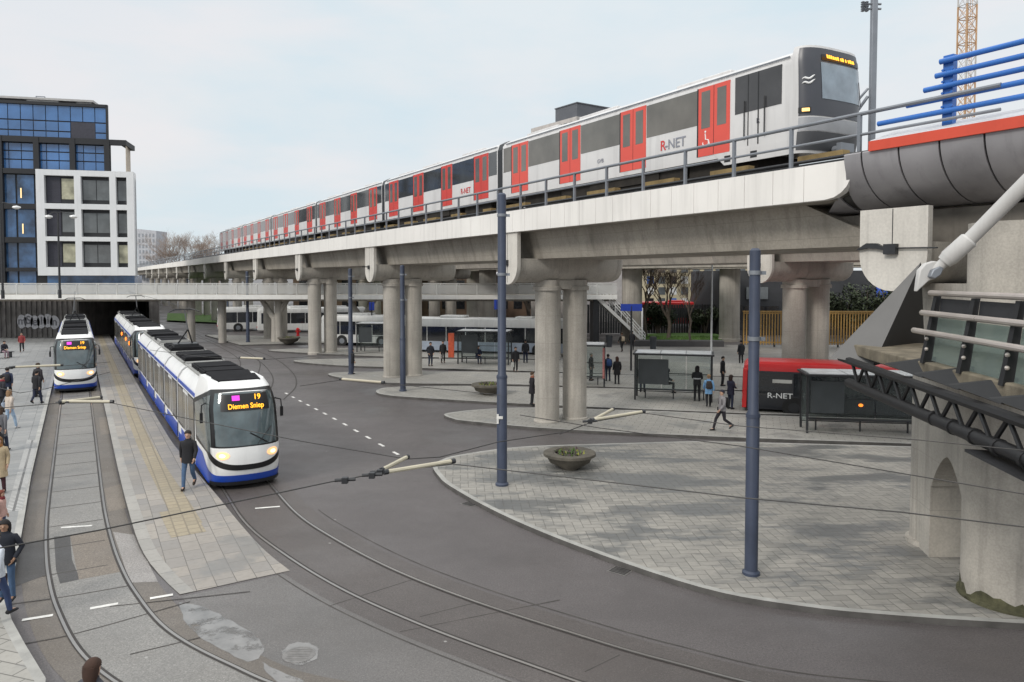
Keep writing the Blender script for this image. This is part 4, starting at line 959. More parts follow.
x, y = G(299, 655); MC = thing('manhole_cover', 'round iron manhole cover in the wet road between the tracks', 'manhole cover', (x, y, 0), local=True)
m = MB().lathe([(.29,.002),(.29,.011),(.25,.011),(.25,.009),(.02,.009)], n=28)
for i in range(-3, 4): m.box(-.2, .2, i*.06-.012, i*.06+.012, .008, .013)
part('lid', m, mk('cast_iron', (.19,.18,.172), .32, .3, 6, metal=.3), MC)
for lb, px, py in (('square drain grate at the kerb of the herringbone island, nearer the tall pole', 470, 504), ('square drain grate at the kerb of the herringbone island, below the two poles', 620, 571)):
    x, y = G(px, py); DG = thing('drain_grate', lb, 'drain', (x, y, 0), rz=R(-38), group='drain grates', local=True)
    part('frame', MB().box(-.24,.24,-.2,.2,.001,.008), MATS['cast_iron'], DG, smooth=0)
    for i in range(5): part('bar', MB().box(-.2,.2,-.15+.07*i,-.12+.07*i,.0085,.014), BLACK, DG, smooth=0)
# ------------------------------------------------------------------ footbridge, wall, tunnel
FB = thing('footbridge', 'long pale footbridge with mesh railing crossing behind the trams and columns', 'footbridge', (-30, 76, 4.3))
m = MB(); m.box(-90, 10.5, 74.5, 78.5, 4.72, 4.95); part('deck', m, CONC2, FB, smooth=0)
m = MB(); m.box(-90, 10.5, 74.3, 74.5, 4.52, 4.98); part('edge_beam', m, mk('bridge_white', (.72,.71,.68), .6, .06, 1, streak=.2), FB, smooth=0)
m = MB(); m.box(-90, 10.5, 75.2, 77.8, 4.3, 4.72); part('girder', m, CONC2, FB, smooth=0)
for yy in (74.45, 78.4):
    m = MB(); m.box(-90, 10.5, yy-.03, yy+.03, 6.05, 6.11); rl = part('handrail', m, mk('rail_pale', (.50,.50,.48), .5), FB, smooth=0)
    m = MB(); m.box(-90, 10.5, yy-.006, yy+.006, 5.05, 5.98); part('mesh_panel', m, MESHP, rl, smooth=0)
    for i in range(50): x = -89.5+2*i; part('railing_post', MB().box(x-.04, x+.04, yy-.04, yy+.04, 4.98, 6.05), MATS['rail_pale'], rl, smooth=0)
for px in (275, 362):
    x = D(px, 330, 76.5)[0]; m = MB(); m.tube([(x,76.5,0),(x,76.5,2.7)], [.42,.34], 10); m.tube([(x,76.5,2.4),(x-1.3,76.5,4.4)], [.32,.26], 8); m.tube([(x,76.5,2.4),(x+1.3,76.5,4.4)], [.32,.26], 8); part('support', m, CONC, FB, smooth=40)
for x in (-33, -29.8, -24): m = MB(); m.tube([(x,76.5,0),(x,76.5,4.4)], .4, 12); part('support', m, CONC, FB, smooth=40)
# staircase at the right end of the bridge
ST_ = thing('staircase', 'open staircase with white railings descending from the right end of the footbridge', 'staircase', (13, 76, 0))
sx0, sx1, szt = 9.5, 13.9, 4.9; ns = 27; stm = MB()
x0, y0 = D(596, 300, 76)[0], 76; x1 = D(640, 345, 76)[0]+.3
for k in range(ns):
    a = k/ns; x = x0+(x1-x0)*a; z = szt*(1-a)-szt/ns; stm.box(x, x+(x1-x0)/ns+.06, 74.9, 78.1, z-.06, z)
part('steps', stm, CONC2, ST_, smooth=0)
for yy in (74.8, 78.2):
    m = MB(); m.hexa([(x0,yy-.06,szt-.45),(x1,yy-.06,-.05),(x1,yy+.06,-.05),(x0,yy+.06,szt-.45),(x0,yy-.06,szt),(x1,yy-.06,.3),(x1,yy+.06,.3),(x0,yy+.06,szt)]); part('stringer', m, MATS['bridge_white'], ST_, smooth=0)
    m = MB()
    for h in (.35,.65,1.0): m.tube([(x0-.3,yy,szt+h),(x0+1.1,yy,szt+h-.6),(x1,yy,h+.1)], .045, 5)
    for k in range(9): a = k/8; m.box(x0+(x1-x0)*a-.03, x0+(x1-x0)*a+.03, yy-.03, yy+.03, szt*(1-a), szt*(1-a)+1.05)
    part('railing', m, WHITE, ST_)
m = MB(); m.box(x0-.4, x0+.2, 74.8, 78.2, 0, 4.5); part('support', m, DARK, ST_, smooth=0)
# wall and tunnel
WALLM = mk('dark_ribbed_concrete', (.16,.15,.145), .9, .3, 1.2, bump=.6, streak=.8)
RW = thing('retaining_wall', 'dark ribbed concrete wall with white graffiti left of the tunnel', 'wall', (-65, 80, 0))
xl, xr = -46.6, -39.0
m = MB(); m.box(-130, xl, 80, 82, 0, 4.45); 
x = -70.0
while x < xl-.3: m.box(x, x+.22, 79.86, 80.01, .3, 4.4); x += .55
part('wall', m, WALLM, RW, smooth=0)
m = MB(); m.box(-130, xl, 79.6, 80.3, 4.45, 4.62); part('coping', m, CONC2, RW, smooth=0)
TU = thing('tunnel', 'dark tunnel mouth under the footbridge that swallows the tram tracks', 'tunnel', (-42.7, 80, 0))
m = MB(); m.box(xl-1, xl, 80.05, 95.1, 0, 4.2); m.hexa([(xr,80,0),(xr+1,80,0),(-45,95,0),(-46,95,0),(xr,80,4.2),(xr+1,80,4.2),(-45,95,4.2),(-46,95,4.2)]); part('side_wall', m, WALLM, TU, smooth=0)
m = MB(); m.prism([(xl,79.9),(xr+1,79.9),(-44.9,95),(-46.5,100),(xl,100)], 4.21, 4.5); part('roof', m, WALLM, TU, smooth=0)
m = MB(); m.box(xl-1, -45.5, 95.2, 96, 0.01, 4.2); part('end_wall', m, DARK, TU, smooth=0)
struct('embankment', MB().prism([(-160,82.1),(xr+1.0,82.1),(-45.5,95),(-92,190),(-160,190)], 4.51, 4.7), PAV, smooth=0)
gm = MB().sheet([(-52,112),(-38,104),(-40,128),(-62,134)], .25); struct('lawn', gm, GRASSM, smooth=0)
GRF = mk('graffiti_white', (.46,.46,.49), .7, .15, 6); GRO = mk('graffiti_outline', (.14,.14,.16), .7)
gx0, gy_ = D(17, 330, 79.8)[0], 79.82
for i, ch in enumerate('mSelin'):
    m_ = frame_mtx((gx0+.55+i*.70, gy_, 2.02+.1*math.sin(i*2.1)), (1,0,.03*math.sin(i)), (0,0,1))
    m = MB(); m.add([(gx0+.55+i*.70+.52*math.cos(t), gy_-.004, 1.98+.1*math.sin(i*2.1)+.74*math.sin(t)*(1+.06*math.cos(3*t))) for t in [2*math.pi*k/18 for k in range(18)]], [tuple(range(18))]); part('graffiti', m, GRF, RW, smooth=0)
    mm_ = Matrix.Translation((0,-.02-.002*i,0)) @ m_; text(ch, 1.2, mm_, GRO, RW, 'graffiti_letter', ext=.001)
# ------------------------------------------------------------------ office building at left
OB = thing('office_building', 'office block with sky-tinted glass tower and projecting white framed box', 'building', (D(38,275,88)[0], 88, 4.7), rz=R(13.5), local=True)
k_ = 88.0/745/1.12
OS, OX = 1.026, -.344*2.3
def bx(px): return (px-38)*k_*OS+OX
def bz(py): return 6.75+(277-py)*88.0*OS/745-4.7
SKYG = mk('sky_tinted_tower_glass', (.06,.165,.38), .05, .3, .25, spec=.9, bump=.12)  # blue base colour stands for the sky reflected in the panes
SKYGD = mk('dark_sky_tinted_glass', (.05,.115,.235), .05, .7, .5, spec=.7, bump=.25)  # lower panes: wavy sky reflection painted as a blue base colour
FRAME = mk('charcoal_frame', (.012,.013,.016), .6, .15, 1)
LOUV = mk('louvre_dark', (.035,.035,.05), .5, .2, 4)
WIN = mk('office_glass', (.10,.11,.115), .06, .35, .5, spec=.8)
LIT = mk('lit_office', (.34,.33,.24), .3, .5, .9, emit=.06)
m = MB(); m.hexa([(bx(-140),2.3,-4.6),(bx(112),2.3,-4.6),(bx(112)-6,24,-4.6),(bx(-140),24,-4.6),(bx(-140),2.3,bz(105.5)),(bx(112),2.3,bz(105.5)),(bx(112)-6,24,bz(105.5)),(bx(-140),24,bz(105.5))]); part('core', m, FRAME, OB, smooth=0)
# upper glazing
rows = [(107,122),(122.6,132),(132.6,139.5)]
for r, (a, b) in enumerate(rows):
    for i in range(-12, 9):
        p, q = 12.4*i+.6, 12.4*i+12.2
        if p > 75 and q < 101 and r > 0: continue
        sh = 0; m = MB(); m.box(bx(p), bx(q), 2.22, 2.29, bz(b)+.04, bz(a)-.04); part('window', m, SKYG, OB, smooth=0)
m = MB(); m.box(bx(75), bx(99.5), 2.20, 2.29, bz(139.3), bz(122.4))
part('louvre', m, LOUV, OB, smooth=0)
for r, (a, b) in enumerate(((145,152.5),(153,161),(161.5,171))):
    for i in range(-12, 9):
        p, q = 12.4*i+.6, 12.4*i+12.2; m = MB(); m.box(bx(p), bx(q), 2.22, 2.29, bz(b)+.04, bz(a)-.04); part('window', m, SKYG if i % 3 else MATS['sky_tinted_tower_glass'], OB, smooth=0)
for r, (a, b) in enumerate(((176,205),(210,238),(243,268),(271,292))):
    for i in range(-6, 2):
        p, q = -8+i*18.2+18.2*.02, -8+(i+1)*18.2; p, q = p+8, q+8
        m = MB(); m.box(bx(p+1.5), bx(q), 2.22, 2.29, bz(b)+.04, bz(a)-.04); part('window', m, SKYGD, OB, smooth=0)
# frame beams
m = MB()
for a, b in ((138.8,144.5),(170.5,175.5),(204.8,210.2),(237.8,243.2),(267.8,271.5)): m.box(bx(-140), bx(112), 1.7, 2.3, bz(b), bz(a))
part('beam', m, FRAME, OB, smooth=0)
for px in (-102,-66,-31,5,41,77,112):
    m = MB(); m.box(bx(px)-.30, bx(px)+.30, 1.65, 2.35, bz(290) if px < 40 else bz(172), bz(139.2)); part('column', m, FRAME, OB, smooth=0)
m = MB(); m.box(bx(112), bx(132), 1.7, 2.3, bz(144.2), bz(139)); m.box(bx(126), bx(131.8), 2.31, 6, bz(144.2), bz(139.1)); part('pergola', m, FRAME, OB, smooth=0)
m = MB(); m.hexa([(bx(131),1.9,bz(172)),(bx(131.6),1.9,bz(172)),(bx(125)+.2,6,bz(172)),(bx(124),6,bz(172)),(bx(131),1.9,bz(144.3)),(bx(131.6),1.9,bz(144.3)),(bx(125)+.2,6,bz(144.3)),(bx(124),6,bz(144.3))]); part('pergola_wall', m, mk('beige_panel', (.42,.36,.29), .7), OB, smooth=0)
m = MB(); m.box(bx(-140), bx(112.5), 2.0, 2.4, bz(107), bz(104)); m.box(bx(111), bx(113), 2.0, 2.35, bz(172), bz(104.2)); part('roof_edge', m, FRAME, OB, smooth=0)
m = MB(); m.box(bx(-140), bx(96), 3.0, 6, bz(100.5), bz(98.4)); m.box(bx(28), bx(60), 3.2, 6, bz(104), bz(100.6)); m.box(bx(78), bx(93), 3.3, 5, bz(104), bz(100.6)); part('roof_canopy', m, mk('roof_pale', (.42,.41,.40), .6), OB, smooth=0)
m = MB()
for px in (29, 38): m.tube([(bx(px),6,bz(101)),(bx(px),6,bz(92))], .06, 5)
m.tube([(bx(29),6,bz(92.2)),(bx(38),6,bz(92.2))], .06, 5); m.tube([(bx(29),6,bz(95)),(bx(38),6,bz(95))], .04, 5); part('roof_railing', m, STEEL, OB)
OS, OX = 1.0, .1
# white framed box
FW = mk('white_frame', (.66,.67,.68), .55, .04, .5, streak=.15)
cols = [(38,46.3),(76.3,83),(112.4,119),(130.2,137.6)]; rws = [(170,175.8),(203.5,209),(236.5,241),(267,275.5)]
m = MB()
for a, b in cols: m.box(bx(a), bx(b), -.3, .3, bz(275.5), bz(170))
for a, b in rws: m.box(bx(38)+.01, bx(137.6)-.01, -.294, .3, bz(b)+.006, bz(a)-.006)
fbx = part('white_frame', m, FW, OB, smooth=0)
m = MB(); m.hexa([(bx(38)+.02,.98,bz(275.3)),(bx(137.6)-.02,.98,bz(275.3)),(bx(137.6)-1.0,4.9,bz(275.3)),(bx(38)+.02,4.9,bz(275.3)),(bx(38)+.02,.98,bz(170.2)),(bx(137.6)-.02,.98,bz(170.2)),(bx(137.6)-1.0,4.9,bz(170.2)),(bx(38)+.02,4.9,bz(170.2))]); part('box_body', m, FW, OB, smooth=0)
for r in range(3):
    zt, zb = bz(rws[r][1]), bz(rws[r+1][0])
    for c in range(3):
        p, q = bx(cols[c][1]), bx(cols[c+1][0]); md = (p+q)/2
        m = MB(); m.box(p-.05, q+.05, 0.28, .98, zb-.05, zt+.05); fr = part('window_frame', m, FRAME, fbx, smooth=0)
        if c == 0:
            m = MB(); m.box(p+.08, md-.02, 0.24, 0.28, zb+.12, zt-.12)
            for i in range(14): z = zb+.2+i*(zt-zb-.4)/13; m.box(p+.1, md-.04, 0.21, 0.24, z, z+.09)
            part('louvre', m, LOUV, fbx, smooth=0)
            m = MB(); m.box(md+.1, q-.1, 0.24, 0.27, zb+.55, zt-.3); part('window', m, LIT if r != 1 else WIN, fbx, smooth=0)
        else:
            halves = ((p+.1,md-.04),(md+.04,q-.1)) if c == 1 else ((p+.1,q-.1),)
            for a, b in halves: m = MB(); m.box(a, b, 0.24, 0.27, zb+.5, zt-.4); part('window', m, LIT if (r == 2 and c == 2) else WIN, fbx, smooth=0)
m = MB(); m.box(bx(42), bx(133), 1.4, 5, -.2, bz(275.4)); part('ground_floor', m, SKYGD, OB, smooth=0)
for px, py in ((15,192),(16,228)):
    m = MB(); m.box(bx(px)-.06, bx(px)+.06, 2.12, 2.16, bz(py+5), bz(py-5)); part('strip_light', m, mk('warm_strip', (1,.72,.35), .5, 0, 1, emit=.8), OB, smooth=0)
# ------------------------------------------------------------------ far buildings
x, y, z = D(147, 270, 260); TT = thing('tower_building', 'pale grey far tower that widens towards its top, beside the white framed box', 'building', (x, y, 0), local=True)
m = MB(); m.hexa([(-2.6,0,0),(2.4,0,0),(2.4,8,0),(-2.6,8,0),(-3.4,0,23.5),(3.5,0,22.8),(3.5,8,22.8),(-3.4,8,23.5)]); part('wall', m, mk('hazy_grey', (.46,.47,.50), .8), TT, smooth=0)
for r in range(9):
    for c in range(5):
        f = (6+1.9*r)/23; xx = -2.2-.6*f+c*(1.0+.25*f); m = MB(); m.box(xx, xx+.6, -.03, .02, 5.4+1.9*r, 6.6+1.9*r); part('window', m, mk('hazy_glass', (.26,.28,.31), .3), TT, smooth=0)
x, y, z = D(577, 130, 110); BB = thing('rooftop_building', 'building whose dark rooftop box and pale upper storey rise behind the train', 'building', (x, y, 0), rz=R(35), local=True)
zt = D(577,103,110)[2]; zm = D(577,117.5,110)[2]
m = MB(); m.box(-.6, 9, -.6, 10.5, 0, zm); part('wall', m, mk('pale_facade', (.46,.43,.41), .8), BB, smooth=0)
for i in range(8): m = MB(); m.box(-.63, -.58, .3+1.25*i, 1.1+1.25*i, zm-1.5, zm-.6); part('window', m, WIN, BB, smooth=0)
m = MB(); m.box(0, 9, 0, 5.1, zm, zt); m.box(-.1, 9.1, -.1, 5.2, zt, zt+.15); part('rooftop_box', m, mk('dark_cladding', (.10,.105,.12), .6, .1, .8), BB, smooth=0)
CB = thing('residential_building', 'pale yellow building with blue panels seen between the columns beyond the dark fence', 'building', (D(704,280,150)[0], 150, 0), local=True)
m = MB(); m.box(-12, 14, 0, 12, 0, 12); part('wall', m, mk('yellow_facade', (.46,.40,.27), .8), CB, smooth=0)
for r in range(5):
    for c in range(11):
        m = MB(); xx = -11.5+2.3*c; m.box(xx, xx+1.4, -.06, .0, 1+2.2*r, 2.5+2.2*r); part('window', m, (DGLASS, WIN, mk('blue_panel', (.06,.14,.40), .5), mk('white_panel', (.6,.6,.58), .6))[(r*3+c*5+r*c) % 4], CB, smooth=0)
BK = thing('brick_building', 'brown brick building in the far background behind the bus station columns', 'building', (D(460,300,125)[0], 125, 0), local=True)
m = MB(); m.box(-28, 16, 0, 12, 0, 7.2); part('wall', m, mk('brown_brick', (.20,.135,.095), .85, .2, 1), BK, smooth=0)
for c in range(18):
    for r in range(2): m = MB(); m.box(-27+2.4*c, -25.6+2.4*c, -.05, 0, 1.4+3*r, 3.2+3*r); part('window', m, DGLASS, BK, smooth=0)
DB = thing('station_building', 'dark station hall under the railway viaduct behind the orange fence', 'building', (36, 84, 0))
m = MB(); m.box(24, 80, 86, 100, 0, 7.5); part('wall', m, mk('dark_hall', (.035,.036,.04), .8, .3, .5), DB, smooth=0)
for i in range(12): m = MB(); m.box(25+3.2*i, 27.6+3.2*i, 85.93, 85.99, .6, 3.4); part('window', m, DGLASS, DB, smooth=0)
for i, c in ((0,WIN),(3,mk('blue_sign', (.04,.10,.5), .5))): m = MB(); m.box(27+5*i, 29.5+5*i, 85.8, 85.95, 4.2, 5.6); part('sign', m, c, DB, smooth=0)
# fences
x0, y0 = G(743, 347); OF = thing('slatted_fence', 'tall orange slatted fence behind the dark bus with the red roof', 'fence', (x0, y0, 0), rz=R(-3), local=True)
OFM = mk('ochre_slats', (.37,.22,.065), .6, .15, 1)
m = MB()
for i in range(66): m.box(.27*i, .27*i+.11, 0, .05, .25, 3.35)
part('slats', m, OFM, OF, smooth=0)
m = MB()
for z in (.4, 3.2): m.box(0, 18, .05, .11, z, z+.12)
m.box(-.05, 18.05, -.03, .13, 3.36, 3.5)
part('rail', m, OFM, OF, smooth=0)
for i in range(7): m = MB(); m.box(3*i-.07, 3*i+.07, .06, .2, 0, 3.4); part('post', m, DARK, OF, smooth=0)
DF = thing('dark_fence', 'tall dark fence behind the bare trees beyond the green grass strip', 'fence', (18, 88, 0))
m = MB()
for i in range(56): m.box(8+.3*i, 8.26+.3*i, 88, 88.06, .1, 3.5)
part('boards', m, mk('dark_boards', (.030,.032,.034), .7, .4, 2), DF, smooth=0)
for i in range(8): m = MB(); m.box(8+2.4*i, 8.12+2.4*i, 87.9, 88, 0, 3.6); part('post', m, DARK, DF, smooth=0)
# ------------------------------------------------------------------ bare trees
BARK = mk('bark', (.085,.068,.055), .9, .3, 4); TWIG = mk('twig', (.13,.095,.072), .9, .2, 1)
def bare_tree(label, loc, H, r, seed, spread=.55, depth=6, group='bare trees behind the bus station', haze=None, cr=None):
    rnd = random.Random(seed); T = thing('bare_tree', label, 'tree', loc, group=group, local=True)
    tk, tw = MB(), MB()
    def grow(p, d, l, rr, n):
        q = p+d*l*.5+Vector((rnd.uniform(-.08,.08),rnd.uniform(-.08,.08),0))*l; e = q+(d+Vector((rnd.uniform(-.25,.25),rnd.uniform(-.25,.25),rnd.uniform(0,.15)))).normalized()*l*.5
        (tk if n >= depth-1 else tw).tube([p,q,e], [rr,rr*.85,rr*.68], 7 if n >= depth-1 else (4 if n > 2 else 3))
        if n <= 0: return
        for k in range(3 if n > 1 else 4):
            a = rnd.uniform(0,6.28); s = rnd.uniform(.45,1)*spread; u = Vector((math.cos(a)*s, math.sin(a)*s, 0))
            nd = (d+u+Vector((0,0,.12))).normalized(); grow(q+(e-q)*rnd.uniform(.3,1), nd, l*rnd.uniform(.62,.82), rr*rnd.uniform(.5,.66), n-1)
    grow(Vector((0,0,0)), Vector((0,0,1)), H*.34, r, depth)
    part('trunk', tk, haze or BARK, T, smooth=40); part('crown', tw, haze or TWIG, T, smooth=0); return T
for lb, px, py, H, r, sd, Y in (('bare tree at the right end of the green grass strip', 691, 346, 7.5, .13, 1, None), ('tall bare tree at the left of the dark fence', 668, 341, 9.5, .22, 2, None), ('bare tree behind the staircase beside the thick round column', 646, 338, 9, .2, 3, None), ('bare tree seen left of the front column pair, past the footbridge', 530, 333, 8, .3, 4, None)):
    x, y = G(px, py); bare_tree(lb, (x, y, 0), H, r, sd, depth=6)
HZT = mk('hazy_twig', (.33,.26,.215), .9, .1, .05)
proto = None
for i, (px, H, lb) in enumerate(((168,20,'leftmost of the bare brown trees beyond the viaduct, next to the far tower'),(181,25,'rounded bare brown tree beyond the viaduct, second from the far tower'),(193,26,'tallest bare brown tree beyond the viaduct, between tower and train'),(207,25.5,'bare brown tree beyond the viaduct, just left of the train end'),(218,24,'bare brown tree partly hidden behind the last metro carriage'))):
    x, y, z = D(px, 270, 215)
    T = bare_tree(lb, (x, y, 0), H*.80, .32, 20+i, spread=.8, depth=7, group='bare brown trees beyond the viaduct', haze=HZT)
# evergreen shrubs in the shade beyond the fence
LFD = mk('dark_evergreen', (.035,.048,.022), .8, .5, 2)
def shrub(label, x, y, H, w_, seed, nl=2600):
    rnd = random.Random(seed); T = thing('evergreen_shrub', label, 'shrub', (x, y, 0), group='evergreen shrubs under the viaduct', local=True)
    tk = MB()
    for i in range(6): a = i*1.05; tk.tube([(0,0,0),(math.cos(a)*w_*.25,math.sin(a)*w_*.25,H*.45),(math.cos(a)*w_*.5,math.sin(a)*w_*.5,H*.8)], [.12,.08,.03], 5)
    part('stem', tk, BARK, T); lf = MB(); bl = [(rnd.uniform(-.7,.7)*w_,rnd.uniform(-.6,.6)*w_,rnd.uniform(.25,.85)*H,rnd.uniform(.3,.55)*w_) for _ in range(14)]
    for i in range(nl):
        b = rnd.choice(bl); d_ = Vector((rnd.gauss(0,1),rnd.gauss(0,1),rnd.gauss(0,1))).normalized()*b[3]*rnd.random()**.4; c = Vector(b[:3])+d_; a, e = rnd.uniform(0,6.28), rnd.uniform(-1,1); u = Vector((math.cos(a),math.sin(a),e))*.16; v = Vector((-math.sin(a),math.cos(a),rnd.uniform(-.6,.6)))*.09
        lf.add([c-u,c-v,c+u,c+v], [(0,1,2,3)])
    part('foliage', lf, LFD, T, smooth=0); return T
for i, (px, Y, H, w_, lb) in enumerate(((868,82,6.6,2.6,'tall dark evergreen shrub above the orange fence, beside the grey fin'),(893,80,7,2.5,'dark evergreen shrub behind the tip of the grey fin'),(842,83,5.2,2.0,'lower dark evergreen shrub behind the orange fence near the rear column pair'),(658,87,3.6,1.8,'dark shrub before the left part of the dark fence'),(705,87,3.3,1.7,'dark shrub before the right part of the dark fence'))):
    shrub(lb, D(px, 300, Y)[0], Y, H, w_, 60+i)
# signs
def post_sign(name, label, cat, px, py, H, r, heads, z=.1):
    x, y = G(px, py, z); S_ = thing(name, label, cat, (x, y, z), local=True)
    part('post', MB().lathe([(r,0),(r,H)], n=10), DARK, S_)
    for b, mt in heads: part('panel', MB().box(*b), mt, S_, bevel=.01)
    return S_
SB = mk('sign_blue', (.02,.06,.42), .4, .05, 2)
post_sign('bus_stop_sign', 'tall blue T-shaped bus stop sign on a dark post near the bench shelter', 'sign', 631, 371, 4.6, .07, [((-.75,.75,-.06,.06,4.25,4.75), SB)])
post_sign('bus_stop_sign', 'blue stop sign on a post before the distant white bus', 'sign', 372, 345, 4.2, .06, [((-.25,.25,-.05,.05,3.4,4.2), SB)])
post_sign('bus_stop_sign', 'blue stop sign beside the tall pole, above the rounded bus end', 'sign', 497, 350, 4.6, .06, [((-.25,.25,-.05,.05,3.7,4.6), SB)])
x, y = G(642, 344); solo('white_post', MB().lathe([(.09,0),(.09,3.6),(.02,3.66)], (x,y,0), 10), WHITE, 'white post at the foot of the staircase by the green grass', 'post')
x, y = G(298, 336); H_ = thing('hydrant', 'small red hydrant post before the far white bus', 'hydrant', (x, y, 0), local=True)
part('body', MB().lathe([(.2,0),(.2,.1),(.16,.15),(.16,.7),(.22,.72),(.22,.8),(.12,.92),(.02,.95)], n=12), BRED, H_); part('outlet', MB().tube([(-.28,0,.55),(.28,0,.55)], .07, 8), BRED, H_)
for lb, px, py in (('grey litter bin beside the low wall of the grass strip', 653, 349), ('small dark litter bin at the foot of the staircase', 609, 347)):
    x, y = G(px, py); B_ = thing('litter_bin', lb, 'bin', (x, y, 0), local=True, group='litter bins'); part('body', MB().lathe([(.28,0),(.32,.9),(.34,.95),(.34,1.05)], n=14), mk('bin_grey', (.05,.055,.065), .5), B_); part('lid', MB().lathe([(.34,1.05),(.3,1.15),(.05,1.2)], n=14), DARK, B_)
# ------------------------------------------------------------------ walkway, fin and mast on the right
WK = thing('glass_walkway', 'raised walkway with glass railing over a black steel truss at the right edge', 'walkway', (7, 11, 4.5))
def wl_(Y, o=0): return 5.3+.145*Y+o
TRB = mk('truss_black', (.010,.010,.011), .55, .3, 3)
STR = mk('stainless_tube', (.55,.50,.46), .3, .1, 2, metal=.6)
CONM = mk('mossy_concrete', (.17,.145,.105), .9, .4, 3, bump=.5, dirt=(.08,.09,.03), streak=.5)
TG2 = glassm('tinted_pane', (.72,.83,.80), .42, .04)
def wz(Y): return 5.02
m = MB(); m.hexa([(wl_(17.2),17.2,4.98),(wl_(7),7,4.98),(wl_(7,2.4),7,4.98),(wl_(17.2,2.0),17.2,4.98),(wl_(17.2),17.2,5.22),(wl_(7),7,5.34),(wl_(7,2.4),7,5.34),(wl_(17.2,2.0),17.2,5.22)]); part('deck', m, CONM, WK, bevel=.03)
m = MB(); m.tube([(wl_(17.4,-.12),17.4,4.86),(wl_(7,-.12),7,4.9)], .085, 8); part('top_chord', m, TRB, WK)
m = MB(); m.tube([(wl_(16.8,-.1),16.8,4.36),(wl_(7,-.1),7,4.46)], .105, 12)
for Y in (12.2,11.5,10.8,10.1,9.4): m.tube([(wl_(Y+.04,-.1),Y+.04,4.42),(wl_(Y-.04,-.1),Y-.04,4.42)], .125, 12)
part('bottom_chord', m, TRB, WK)
m = MB(); Y = 16.6; up = True
while Y > 7.2:
    a = (wl_(Y,-.1), Y, 4.86 if up else 4.42); b = (wl_(Y-.42,-.1), Y-.42, 4.42 if up else 4.86); m.tube([a,b], .038, 6); Y -= .42; up = not up
part('truss_diagonal', m, TRB, WK)
rails = ((6.47,13.1,.05),(6.12,13.2,.05),(5.80,13.3,.05))
for i, (z, Y0, r) in enumerate(rails): m = MB(); o = (.16,.06,-.04)[i]; m.tube([(wl_(Y0,o),Y0,z),(wl_(7,o),7,z+.02)], r, 10); part('handrail', m, STR, WK)
for Y in (12.95, 11.55, 10.25, 9.0, 7.8):
    m = MB(); m.loft([[(wl_(Y,.18)+.0,Y-.05,6.42),(wl_(Y,.26),Y-.05,6.42),(wl_(Y,.26),Y+.05,6.42),(wl_(Y,.18),Y+.05,6.42)],[(wl_(Y,-.04),Y-.05,5.25),(wl_(Y,.12),Y-.05,5.25),(wl_(Y,.12),Y+.05,5.25),(wl_(Y,-.04),Y+.05,5.25)]]); ps = part('railing_post', m, TRB, WK, smooth=0)
    m = MB(); m.hexa([(wl_(Y,-.05),Y-.04,5.0),(wl_(Y,.2),Y-.04,5.0),(wl_(Y,.2),Y+.04,5.0),(wl_(Y,-.05),Y+.04,5.0),(wl_(Y+.9,-.35),Y+.86,5.13),(wl_(Y,.2),Y-.04,5.36),(wl_(Y,.2),Y+.04,5.36),(wl_(Y+.9,-.35),Y+.92,5.14)]); part('bracket', m, TRB, ps, smooth=0)
    for z in (5.5, 5.68): m = MB(); m.ball((wl_(Y,.02),Y-.05,z), .035, 8); part('bolt', m, STR, ps)
for a, b in ((12.85,11.65),(11.45,10.35),(10.15,9.1),(8.9,7.9)):
    m = MB(); m.hexa([(wl_(a,.10),a,5.3),(wl_(b,.10),b,5.3),(wl_(b,.12),b,5.3),(wl_(a,.12),a,5.3),(wl_(a,.20),a,6.05),(wl_(b,.20),b,6.05),(wl_(b,.22),b,6.05),(wl_(a,.22),a,6.05)]); part('glass_pane', m, TG2, WK, smooth=0)
    m = MB(); m.hexa([(wl_(a,.21),a,6.08),(wl_(b,.21),b,6.08),(wl_(b,.23),b,6.08),(wl_(a,.23),a,6.08),(wl_(a,.24),a,6.38),(wl_(b,.24),b,6.38),(wl_(b,.26),b,6.38),(wl_(a,.26),a,6.38)]); part('screen', m, DARK, WK, smooth=0)
m = MB(); m.hexa([(wl_(10.8,-.25),10.8,4.20),(wl_(7,-.25),7,4.2),(wl_(7,.5),7,4.2),(wl_(10.6,.5),10.6,4.2),(wl_(10.8,-.25),10.8,4.24),(wl_(7,-.25),7,4.24),(wl_(7,.5),7,4.24),(wl_(10.6,.5),10.6,4.24)]); part('cable_tray', m, DARK, WK, smooth=0)
A, B_, C_, E_ = D(831,357,17.2), D(921,262,16.6), D(873,366,16.0), D(925,352,17.6)
m = MB(); m.add([A,B_,C_,E_], [(0,1,2),(1,3,2),(0,3,1),(0,2,3)]); FINM = mk('fin_grey', (.15,.145,.14), .5, .06, 2, metal=.2)
fin = solo('steel_fin', m, [FINM, DARK], 'grey triangular steel fin pointing up at the end of the walkway', 'fin', smooth=0)
fin.data.polygons[1].material_index = 1; fin.data.polygons[2].material_index = 1  # two faces painted dark for the shadow beyond the fin
MT = thing('inclined_strut', 'white inclined tube with pointed fork end beside the grey triangular fin', 'strut', D(918,295,13.0))
p0, p1, p2, p3 = [Vector(D(*a)) for a in ((944,262,12.8),(970,239,12.6),(1026,183,12.0),(1150,60,10.8))]
m = MB(); m.tube([p1-(p2-p1)*.02,p2,p3], [.115,.125,.14], 18); part('tube', m, mk('strut_white', (.50,.49,.475), .4, .08, 1, streak=.3), MT)
m = MB(); dd = (p1-p0).normalized(); m.tube([p0,p0+dd*.08,p0+dd*.1,p1-dd*.03,p1], [.12,.14,.15,.15,.125], 16); part('sleeve', m, MATS['strut_white'], MT)
